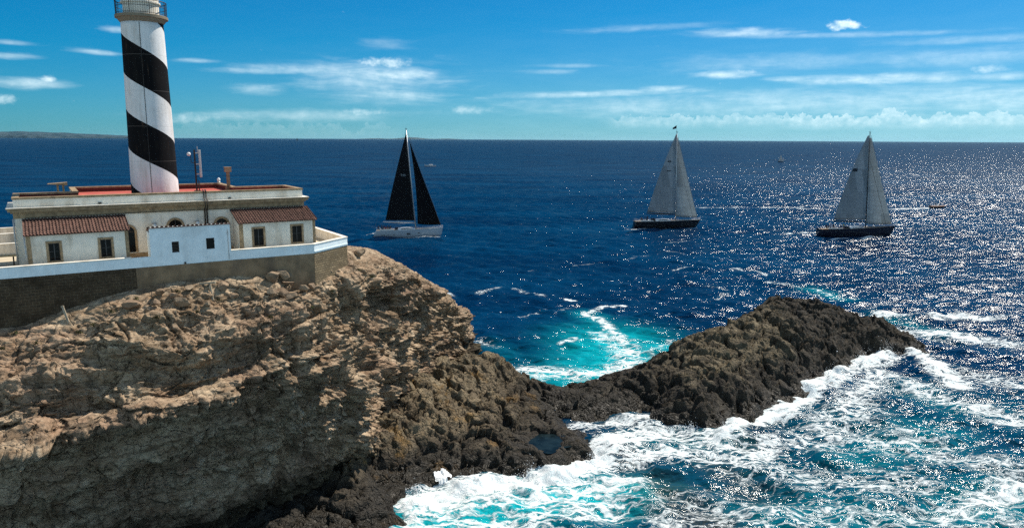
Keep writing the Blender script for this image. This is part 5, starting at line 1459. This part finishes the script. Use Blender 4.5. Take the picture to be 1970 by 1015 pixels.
def yacht(name, stern, bow, lab, cat, spec):
    a, b = atz(*stern), atz(*bow)
    Lw = float(np.linalg.norm(b - a)); hd = math.atan2(b[1] - a[1], b[0] - a[0])
    d = a[1] * .5 + b[1] * .5
    sc = F_PX / d
    root = empty(name, (a[0], a[1], 0.0), hd)
    root.rotation_euler = (R(spec['heel']), 0, hd)
    tag(root, lab, cat, "large sailing yachts passing the point")
    MW = Matrix.Translation(root.location) @ root.rotation_euler.to_matrix().to_4x4()
    ch = math.cos(hd)
    wl = (stern[1] + bow[1]) / 2
    def S_(px, py): return ((px - stern[0]) / (bow[0] - stern[0]) * Lw, 0.0, (wl - py) / sc)   # photo spot to boat plane
    vs, fs, rail = hull_mesh(Lw, spec['beam'], spec['f0'], spec['f1'], spec['bow_rake'], spec['stern_rake'])
    hull = link_mesh("hull", vs, fs, spec['hull_mat'], root, True)
    dv = []
    for p, q in rail: dv += [(p[0], p[1] * .985, p[2] - .10), (p[0], 0, p[2] - .02), (q[0], q[1] * .985, q[2] - .10)]
    df = []
    for i in range(len(rail) - 1):
        for j in (0, 1): df.append((3 * i + j, 3 * i + j + 1, 3 * i + j + 4, 3 * i + j + 3))
    link_mesh("deck", dv, df, M['deck'], root)
    def fb(x):
        t = min(1, max(0, x / Lw)); return spec['f0'] + (spec['f1'] - spec['f0']) * t ** 1.6
    # toe rail with a pale edge
    for s_ in (0, 1): MB().tube([Vector(r[s_]) for r in rail], .05, 5).build("toe_rail", spec['trim'], root)
    # coachroof
    x0, x1 = spec['roof'][0] * Lw, spec['roof'][1] * Lw
    rv, rf = [], []
    for i in range(13):
        t = i / 12; x = x0 + (x1 - x0) * t
        hh_ = spec['roof'][2] * (math.sin(math.pi * min(1, .12 + t * .88)) ** .55 if t < 1 else 0.02)
        w = spec['beam'] * .30 * (1 - .45 * t)
        z = fb(x) - .06
        rv += [(x, w, z), (x, w * .82, z + hh_ * .8), (x, 0, z + hh_), (x, -w * .82, z + hh_ * .8), (x, -w, z)]
    for i in range(12):
        for j in range(4): rf.append((5 * i + j, 5 * i + j + 1, 5 * i + j + 6, 5 * i + j + 5))
    rf += [(0, 1, 2, 3, 4), (64, 63, 62, 61, 60)]
    cr = link_mesh("coachroof", rv, rf, M['deck_white'], root, True)
    for s_ in (1, -1):
        wn = MB(); pts = []
        for i in range(2, 11):
            t = i / 12; x = x0 + (x1 - x0) * t; w = spec['beam'] * .30 * (1 - .45 * t); hh_ = spec['roof'][2] * math.sin(math.pi * min(1, .12 + t * .88)) ** .55
            z = fb(x) - .06
            pts.append((x, w * s_ * 1.02 - w * s_ * .18 * .35, z + hh_ * .30, w * s_ * 1.02 - w * s_ * .18 * .85, z + hh_ * .70))
        for p, q in zip(pts[:-1], pts[1:]): wn.add([(p[0], p[1], p[2]), (q[0], q[1], q[2]), (q[0], q[3], q[4]), (p[0], p[3], p[4])], [(0, 1, 2, 3), (3, 2, 1, 0)])
        wn.build("saloon_window", M['smoked'], cr)
    MB().box(x0 - .9, -spec['beam'] * .2, fb(x0) - .05, x0 + .1, spec['beam'] * .2, fb(x0) + spec['roof'][2] * 1.05).build("spray_hood", M['cloth_dark'] if not spec.get('hood') else M['smoked'], root, bevel=.15)
    # cockpit coaming and wheels
    xa, xb = .10 * Lw, .30 * Lw
    for s_ in (1, -1): MB().box(xa, s_ * spec['beam'] * .26, fb(xa) - .08, xb, s_ * spec['beam'] * .30, fb(xa) + .32).build("cockpit_coaming", M['deck_white'], root, bevel=.05)
    for s_ in (1, -1):
        rg = MB(); rg.tube([(.13 * Lw, s_ * 1.2 + .5 * math.cos(2 * math.pi * k / 20), fb(xa) + .75 + .5 * math.sin(2 * math.pi * k / 20)) for k in range(21)], .025, 5)
        for k in range(3):
            an = math.pi * k / 3; rg.tube([(.13 * Lw, s_ * 1.2 + .5 * math.cos(an), fb(xa) + .75 + .5 * math.sin(an)), (.13 * Lw, s_ * 1.2 - .5 * math.cos(an), fb(xa) + .75 - .5 * math.sin(an))], .015, 4)
        rg.box(.13 * Lw + .05, s_ * 1.2 - .1, fb(xa) - .08, .13 * Lw + .25, s_ * 1.2 + .1, fb(xa) + .7)
        rg.build("steering_wheel", M['black_spar'], root)
    # guard rail
    gr = MB()
    for s_ in (0, 1):
        for z in (.32, .64): gr.tube([(Vector(r[s_]) + Vector((0, 0, z))) for r in rail[1:]], .012, 4)
        for i in range(1, len(rail), 3): gr.tube([Vector(rail[i][s_]), Vector(rail[i][s_]) + Vector((0, 0, .66))], .018, 4)
    gr.tube([Vector(rail[-1][0]) + Vector((-.9, .3, .66)), Vector(rail[-1][0]) + Vector((.1, 0, .8)), Vector(rail[-1][1]) + Vector((-.9, -.3, .66))], .03, 5)
    gr.tube([Vector(rail[1][0]) + Vector((0, 0, .66)), Vector(rail[0][0]) + Vector((.1, 0, .75)), Vector(rail[0][1]) + Vector((.1, 0, .75)), Vector(rail[1][1]) + Vector((0, 0, .66))], .03, 5)
    gr.build("guard_rail", M['alu'], root)
    # spars
    mbp, mtp = S_(*spec['mast'][0]), S_(*spec['mast'][1])
    mast = MB().tube([mbp, (np.array(mbp) + np.array(mtp)) / 2, mtp], [.17, .165, .11], 10).build("mast", spec['spar'], root, smooth=True)
    ends = []
    for fr, wd in ((.22, 2.1), (.43, 1.9), (.63, 1.5), (.81, 1.0)):
        c = np.array(mbp) + (np.array(mtp) - np.array(mbp)) * fr
        MB().tube([(c[0] - .35, wd, c[2]), tuple(c), (c[0] - .35, -wd, c[2])], .05, 5).build("spreader", spec['spar'], mast); ends.append((c, wd))
    hx = MB().box(mtp[0] - .35, -.06, mtp[2], mtp[0] + .35, .06, mtp[2] + .14)
    hx.tube([(mtp[0], 0, mtp[2]), (mtp[0], 0, mtp[2] + 1.0)], .02, 4).tube([(mtp[0] - .3, 0, mtp[2] + .1), (mtp[0] - .3, 0, mtp[2] + .5)], .02, 4)
    hx.build("masthead", M['black_spar'], mast)
    rig = MB()
    for s_ in (1, -1):
        q = [(mbp[0] - .2, s_ * spec['beam'] * .46, fb(mbp[0]))] + [(c[0] - .35, s_ * w, c[2]) for c, w in ends] + [tuple(mtp)]
        rig.tube(q, .022, 4)
        rig.tube([(mbp[0] - .2, s_ * spec['beam'] * .46, fb(mbp[0])), tuple(ends[0][0])], .018, 4)
    rig.tube([(.25, 0, fb(0)), tuple(mtp)], .022, 4)
    st = S_(*spec['stay'][0]); sb = S_(*spec['stay'][1])
    rig.tube([st, sb], .045, 5)
    if spec.get('inner'): rig.tube([S_(*spec['inner'][0]), S_(*spec['inner'][1])], .05, 5)
    rig.build("rigging", spec.get('wire', M['wire']), root)
    # boom
    gz = S_(*spec['boom'][0]); be = S_(*spec['boom'][1])
    yb = spec['camber'] * .9 * 0
    MB().tube([gz, (np.array(gz) + np.array(be)) / 2, be], [.20, .30 * spec.get('fat', 1), .16], 8).build("boom", spec.get('boom_mat', spec['spar']), root, smooth=True)
    # sails
    ms = sail("mainsail", spec['main_mat'], root, S_(*spec['main'][0]), S_(*spec['main'][1]), S_(*spec['main'][2]), spec['roach'], 0.0, spec['camber'] * .45)
    jb = sail("jib", spec['jib_mat'], root, np.array(S_(*spec['jib'][0])) + [0, .0, 0], S_(*spec['jib'][1]), np.array(S_(*spec['jib'][2])) + [0, spec['camber'] * .5, 0], spec['hollow'], -.12, spec['camber'], .35)
    side = -1                                        # the side seen from the cliff is starboard (-y)
    return dict(root=root, MW=MW, S_=S_, fb=fb, Lw=Lw, main=ms, jib=jb, mast=mast, hull=hull, rail=rail, hd=hd, mtp=mtp)

Y1 = yacht("sailing_yacht", (718, 455), (849, 453), "white hulled yacht with black sails sailing nearest the lighthouse", "sailing yacht", dict(
    heel=-3, beam=5.8, f0=2.1, f1=2.75, bow_rake=.55, stern_rake=1.0, hull_mat=M['hull_white'], trim=M['deck_white'], roof=(.36, .62, .75), spar=M['alu'], boom_mat=M['alu'], fat=1.2,
    mast=((800, 441), (785, 250)), stay=((788, 256), (849, 436)), boom=((799, 428), (737, 426)), main=((785.5, 254), (798, 424), (742, 423)), roach=-.25, main_mat=M['sail_black'], camber=1.5,
    jib=((790.5, 270), (848.5, 432), (803.5, 431)), hollow=.55, jib_mat=M['sail_black']))
Y2 = yacht("sailing_yacht", (1218, 438), (1338, 438), "black hulled yacht with pale grey sails and a small flag above the masthead", "sailing yacht", dict(
    heel=-3, beam=6.2, f0=2.5, f1=3.1, bow_rake=1.8, stern_rake=.5, hull_mat=M['hull_black'], trim=M['deck_white'], roof=(.34, .60, .8), spar=M['alu'], boom_mat=M['black_spar'],
    mast=((1299, 427), (1297, 256)), stay=((1299, 263), (1341, 420)), boom=((1298, 412), (1243, 410)), main=((1296.5, 260), (1297.5, 410), (1244, 408)), roach=-.55, main_mat=M['sail_grey_dark'], camber=2.0,
    jib=((1299, 266), (1341, 417), (1300, 416)), hollow=-.15, jib_mat=M['sail_grey'], inner=((1300, 305), (1333, 420))))
Y3 = yacht("sailing_yacht", (1574, 454), (1712, 453), "navy hulled yacht with grey sails and black mast in the sun glitter", "sailing yacht", dict(
    heel=-3, beam=6.4, f0=2.5, f1=3.3, bow_rake=1.9, stern_rake=.4, hull_mat=M['hull_navy'], trim=M['hull_navy'], roof=(.40, .62, .6), spar=M['black_spar'],
    mast=((1664, 440), (1662, 256)), stay=((1664.5, 262), (1716, 434)), boom=((1663, 426), (1599, 425)), main=((1660.5, 262), (1662.5, 423), (1602, 423)), roach=-.75, main_mat=M['sail_grey_dark'], camber=2.0,
    jib=((1665, 266), (1714, 431), (1667, 430)), hollow=-.25, jib_mat=M['sail_grey'], inner=((1666, 312), (1703, 432)), wire=M['black_spar']))

def on_sail(y, mat, name, me, px, py, dy):
    o = link_me(name, me, mat, y['main'])
    x, _, z = y['S_'](px, py)
    # find the belly of the sail there
    V = np.array([v.co[:] for v in y['main'].data.vertices])
    yy = V[np.argmin((V[:, 0] - x) ** 2 + (V[:, 2] - z) ** 2), 1]
    o.location = (x, yy - dy, z); o.rotation_euler = (R(90), 0, 0)
    return o
pale = simple('sail_lettering', (0.30, 0.32, 0.33), .8, .1)
inkm = simple('sail_ink', (0.012, 0.02, 0.03), .8, .1)
on_sail(Y1, pale, "sail_number", text_mesh("T4504", 1.05), 780.3, 339, .10)
em = MB()
em.add([(-.95, 0, 0), (0, -.42, 0), (.95, 0, 0), (0, .42, 0), (-.28, 0, 0), (0, -.2, 0), (.28, 0, 0), (0, .2, 0)], [(0, 1, 5, 4), (1, 2, 6, 5), (2, 3, 7, 6), (3, 0, 4, 7)])
mm = bpy.data.meshes.new("emblem"); mm.from_pydata(em.v, [], em.f); on_sail(Y2, inkm, "sail_emblem", mm, 1285.5, 311, .12)
em = MB()
for k in range(4): em.box(-.95 + k * .5, -.16, 0, -.95 + k * .5 + .42, .16, .01)
mm = bpy.data.meshes.new("bar"); mm.from_pydata(em.v, [], em.f); on_sail(Y2, inkm, "sail_marking", mm, 1285.5, 329, .12)
em = MB()
for k in range(4): em.box(-.95 + k * .5, -.52, 0, -.95 + k * .5 + .43, .52, .01)
mm = bpy.data.meshes.new("block"); mm.from_pydata(em.v, [], em.f); on_sail(Y3, inkm, "sail_marking", mm, 1638.5, 327, .12)
# hull ports of the white yacht
def hull_y(y, x, z):
    V = np.array([v.co[:] for v in y['hull'].data.vertices]); V = V[V[:, 1] < 0]
    return V[np.argmin((V[:, 0] - x) ** 2 + 4 * (V[:, 2] - z) ** 2), 1]
for px, py, w, h in [(734.5, 449, .28, .62), (737, 449, .28, .62), (739.6, 449, .28, .62), (747, 450, .5, .22), (758, 450, .6, .22), (770, 449.6, .5, .2), (783, 448.4, .26, .6), (785.3, 448.4, .26, .6), (787.7, 448.4, .26, .6), (805, 447.4, .7, .2)]:
    x, _, z = Y1['S_'](px, py)
    yy = hull_y(Y1, x, z)
    MB().box(x - w / 2, yy - .05, z - h / 2, x + w / 2, yy + .12, z + h / 2).build("hull_port", M['smoked'], Y1['hull'])
# flag above the second yacht
mt = Y2['mtp']
fl = empty("masthead_flag", Y2['MW'] @ Vector((mt[0], 0, mt[2])), Y2['hd'])
tag(fl, "small dark flag fluttering on a staff above the middle yacht's mast", "flag")
MB().tube([(-.25, 0, .1), (-.28, 0, 2.5)], .025, 5).build("staff", M['black_spar'], fl)
fv, nf = [], 8
for i in range(nf + 1):
    t = i / nf
    for s_ in (0, 1):
        fv.append((-.30 - 1.35 * t, .14 * math.sin(t * 7), 2.45 - 1.1 * s_ * (1 - .25 * t) - .85 * t + (.25 * t if s_ else 0)))
o = link_mesh("banner", fv, [(2 * i, 2 * i + 1, 2 * i + 3, 2 * i + 2) for i in range(nf)], [simple('flag_cloth', (0.03, 0.035, 0.05), .9, .1, var=.3)], fl)
o.modifiers.new("cloth", 'SOLIDIFY').thickness = .01
# crews
def crew(y, spots, who, grp):
    for fx, yy, pose, jk, lab in spots:
        x = fx * y['Lw']
        z = y['fb'](x) - (.05 if pose == 'stand' else .1)
        person(y['MW'], x, yy, z, R(-90) if yy > 0 else R(90 if pose == 'sit' else 0), pose, jk, lab or f"crew member in dark clothing seated in the {who}", grp)
crew(Y1, [(.075, 1.6, 'sit', 'cloth_dark', None), (.10, -1.5, 'sit', 'cloth_white', "crew member in a white shirt seated furthest aft on the white hulled yacht"), (.125, -1.1, 'stand', 'cloth_dark', "standing helmsman in dark jacket on the white hulled yacht"), (.155, 1.7, 'sit', 'cloth_dark', None),
          (.185, -1.6, 'sit', 'cloth_red', "crew member in a red jacket seated on the white hulled yacht"), (.21, 1.6, 'sit', 'cloth_dark', None), (.235, -1.6, 'sit', 'cloth_dark', None), (.255, 1.5, 'sit', 'cloth_dark', None)], "cockpit of the white hulled yacht", "crew of the black sailed yacht")
crew(Y2, [(.15, 1.7, 'sit', 'cloth_dark', None), (.17, -1.3, 'stand', 'cloth_dark', "standing helmsman in dark clothing on the black hulled yacht"), (.20, -1.7, 'sit', 'cloth_dark', None), (.24, 1.7, 'stand', 'cloth_dark', "tallest standing crew member on the black hulled yacht's far rail"), (.27, -1.7, 'sit', 'cloth_dark', None), (.31, -1.7, 'sit', 'cloth_dark', None)], "cockpit of the black hulled yacht", "crew of the flagged yacht")
crew(Y3, [(.10, -1.6, 'sit', 'cloth_dark', None), (.14, 1.6, 'sit', 'cloth_dark', None), (.175, -1.2, 'stand', 'cloth_dark', "standing helmsman in dark clothing on the navy hulled yacht"), (.24, 1.6, 'sit', 'cloth_dark', None), (.305, -1.7, 'stand', 'cloth_yellow', "crew member in yellow oilskins standing on the navy hulled yacht"), (.27, -1.7, 'sit', 'cloth_dark', None)], "cockpit of the navy hulled yacht", "crew of the yacht in the glitter")

# ------------------------------------------------------------------ small craft
def small_boat(name, px, py, Lb, hd, label, hull_mat, cabin, rib=False):
    p = atz(px, py)
    root = empty(name, (p[0], p[1], .0), hd)
    tag(root, label, "motor boat")
    vs, fs, rail = hull_mesh(Lb, Lb * .32, Lb * .11, Lb * .15, .6, .0, 20)
    vs = [(x - Lb / 2, y, z) for x, y, z in vs]
    h = link_mesh("hull", vs, fs, hull_mat, root, True)
    dv = []
    for a, b in rail: dv += [(a[0] - Lb / 2, a[1] * .97, a[2] - .12), (b[0] - Lb / 2, b[1] * .97, b[2] - .12)]
    link_mesh("deck", dv, [(2 * i, 2 * i + 1, 2 * i + 3, 2 * i + 2) for i in range(len(rail) - 1)], M['deck_white'], root)
    if rib:
        for s_ in (0, 1): MB().tube([Vector(r[s_]) - Vector((Lb / 2, 0, .05)) for r in rail], .26, 8).build("inflatable_tube", M['orange'], root, smooth=True)
        MB().box(-.6, -.45, .7, .1, .45, 1.7).build("console", M['deck_white'], root, bevel=.1)
        MB().box(-Lb / 2 - .4, -.25, .2, -Lb / 2 + .1, .25, 1.4).build("outboard_motor", M['black_spar'], root, bevel=.08)
        mb = MB()
        for s_ in (-.7, .7): mb.tube([(-2.4, s_, .8), (-2.5, s_, 2.4)], .04, 5)
        mb.tube([(-2.5, -.7, 2.4), (-2.5, .7, 2.4)], .05, 5)
        mb.build("arch", M['alu'], root)
    else:
        c = MB(); w = Lb * .10
        c.box(-Lb * .18, -w, Lb * .11, Lb * .12, w, Lb * .19)
        cb = c.build("cabin", M['deck_white'], root, bevel=.3)
        MB().box(-Lb * .16, -w - .02, Lb * .145, Lb * .10, w + .02, Lb * .175).build("cabin_window", M['smoked'], cb)
        MB().tube([(Lb * .40, -.3, Lb * .15), (Lb * .52, 0, Lb * .21), (Lb * .40, .3, Lb * .15)], .06, 5).build("bow_rail", M['alu'], root)
    return root
small_boat("motor_boat", 828, 320.5, 13.5, R(188), "small white motor launch far out to the right of the black sails", M['hull_white'], True)
rb = small_boat("rigid_inflatable", 1803, 400, 7.2, R(3), "orange inflatable speedboat trailing a long white wake behind the right yacht", M['hull_black'], False, True)
RM = Matrix.Translation(rb.location) @ rb.rotation_euler.to_matrix().to_4x4()
person(RM, -.95, 0, .68, 0, 'stand', 'cloth_dark', "driver in dark clothing standing at the orange speedboat's console", None)
person(RM, 1.0, -.2, .55, 0, 'sit', 'cloth_dark', "passenger seated forward in the orange speedboat", None)
def far_sail(px, py_top, d, label, main_mat, ketch=False, hscale=1.0):
    p = at(px, 268, d); p[2] = 0
    Hh = (max(6.0, hscale))
    root = empty("distant_sailboat", (p[0], p[1], 0), R(185))
    tag(root, label, "sailboat")
    Lb = Hh * .8
    vs, fs, rail = hull_mesh(Lb, Lb * .28, Lb * .10, Lb * .14, .8, .3, 16)
    link_mesh("hull", [(x - Lb / 2, y, z) for x, y, z in vs], fs, M['hull_navy'] if ketch else M['hull_white'], root, True)
    MB().tube([(Lb * .08, 0, 0), (Lb * .08, 0, Hh)], .11, 6).build("mast", M['alu'], root)
    sail("mainsail", main_mat, root, (Lb * .06, 0, Hh * .98), (Lb * .06, 0, Hh * .15), (-Lb * .34, 0, Hh * .16), -.2, 0, .8, 0, 8, 10)
    sail("jib", main_mat, root, (Lb * .10, 0, Hh * .92), (Lb * .48, 0, Hh * .13), (Lb * .12, 0, Hh * .15), 0, 0, .6, 0, 8, 10)
    if ketch:
        MB().tube([(-Lb * .40, 0, 0), (-Lb * .40, 0, Hh * .7)], .09, 6).build("mizzen_mast", M['alu'], root)
        sail("mizzen_sail", main_mat, root, (-Lb * .41, 0, Hh * .68), (-Lb * .41, 0, Hh * .15), (-Lb * .62, 0, Hh * .16), -.1, 0, .4, 0, 6, 8)
k_ = far_sail(1505, 294, 1094, "distant two masted sailboat with white sails between the two right hand yachts", M['sail_white'], True, 10.5)
far_sail(572, 262, 9000, "tiny dark sailboat on the horizon right of the lighthouse tower", M['sail_black'], False, 38.0)
far_sail(987, 266, 12000, "tiny white sailboat on the horizon midway between the left and middle yachts", M['sail_white'], False, 32.0)

# ------------------------------------------------------------------ spray thrown up along the rocks
def spray(name, spots, n, seed):
    r = np.random.default_rng(seed)
    oc_v = np.array([(1, 0, 0), (-1, 0, 0), (0, 1, 0), (0, -1, 0), (0, 0, 1), (0, 0, -1)], float)
    oc_f = [(0, 2, 4), (2, 1, 4), (1, 3, 4), (3, 0, 4), (2, 0, 5), (1, 2, 5), (3, 1, 5), (0, 3, 5)]
    V, Fc = [], []
    for px, py, rad, hgt, cnt in spots:
        c = atz(px, py)
        for _ in range(int(cnt * n)):
            a = r.uniform(0, 6.28); q = rad * abs(r.normal()) * .6
            h = hgt * r.exponential(.35) * math.exp(-(q / rad) ** 2)
            s_ = .022 * math.exp(r.normal() * .5)
            b = len(V)
            V += (oc_v * s_ * r.uniform(.7, 1.3, 3) + [c[0] + q * math.cos(a), c[1] + q * math.sin(a), .1 + h]).tolist()
            Fc += [tuple(b + t for t in f) for f in oc_f]
    m_, T = new_mat('sea_spray')
    d = T.n('ShaderNodeBsdfDiffuse', {'Color': (.9, .92, .93, 1)}); t = T.n('ShaderNodeBsdfTranslucent', {'Color': (.9, .92, .93, 1)})
    finish(T, T.n('ShaderNodeMixShader', {0: .5, 1: d.outputs[0], 2: t.outputs[0]}).outputs[0])
    o = link_mesh(name, V, Fc, m_); tag(o, kind='stuff')
spray("spray", [(1705, 690, 2.2, 2.0, 1.0), (1660, 700, 1.8, 1.4, .8), (1600, 728, 1.8, 1.2, .8), (1550, 755, 1.5, .9, .5), (1395, 830, 1.2, .9, .4), (1330, 828, 1.5, .7, .4), (1740, 665, 2.0, 1.3, .6),
                (1020, 915, 1.8, .9, .5), (900, 935, 1.6, .8, .4), (1140, 890, 1.4, .9, .4), (1240, 945, 1.2, .6, .3), (800, 945, 1.2, .6, .3), (1850, 610, 3.0, 1.0, .5)], 1500, 3)

# ------------------------------------------------------------------ sea air
hz = MB().box(-62000, -62000, -40, 62000, 62000, 185)
hm, T = new_mat('sea_air')
v_ = T.n('ShaderNodeVolumePrincipled', {'Color': (0.45, 0.78, 0.95, 1), 'Density': 0.000007, 'Anisotropy': 0.3})
T.n('ShaderNodeOutputMaterial', {1: v_.outputs[0]})
tag(hz.build("haze", hm), kind='stuff')
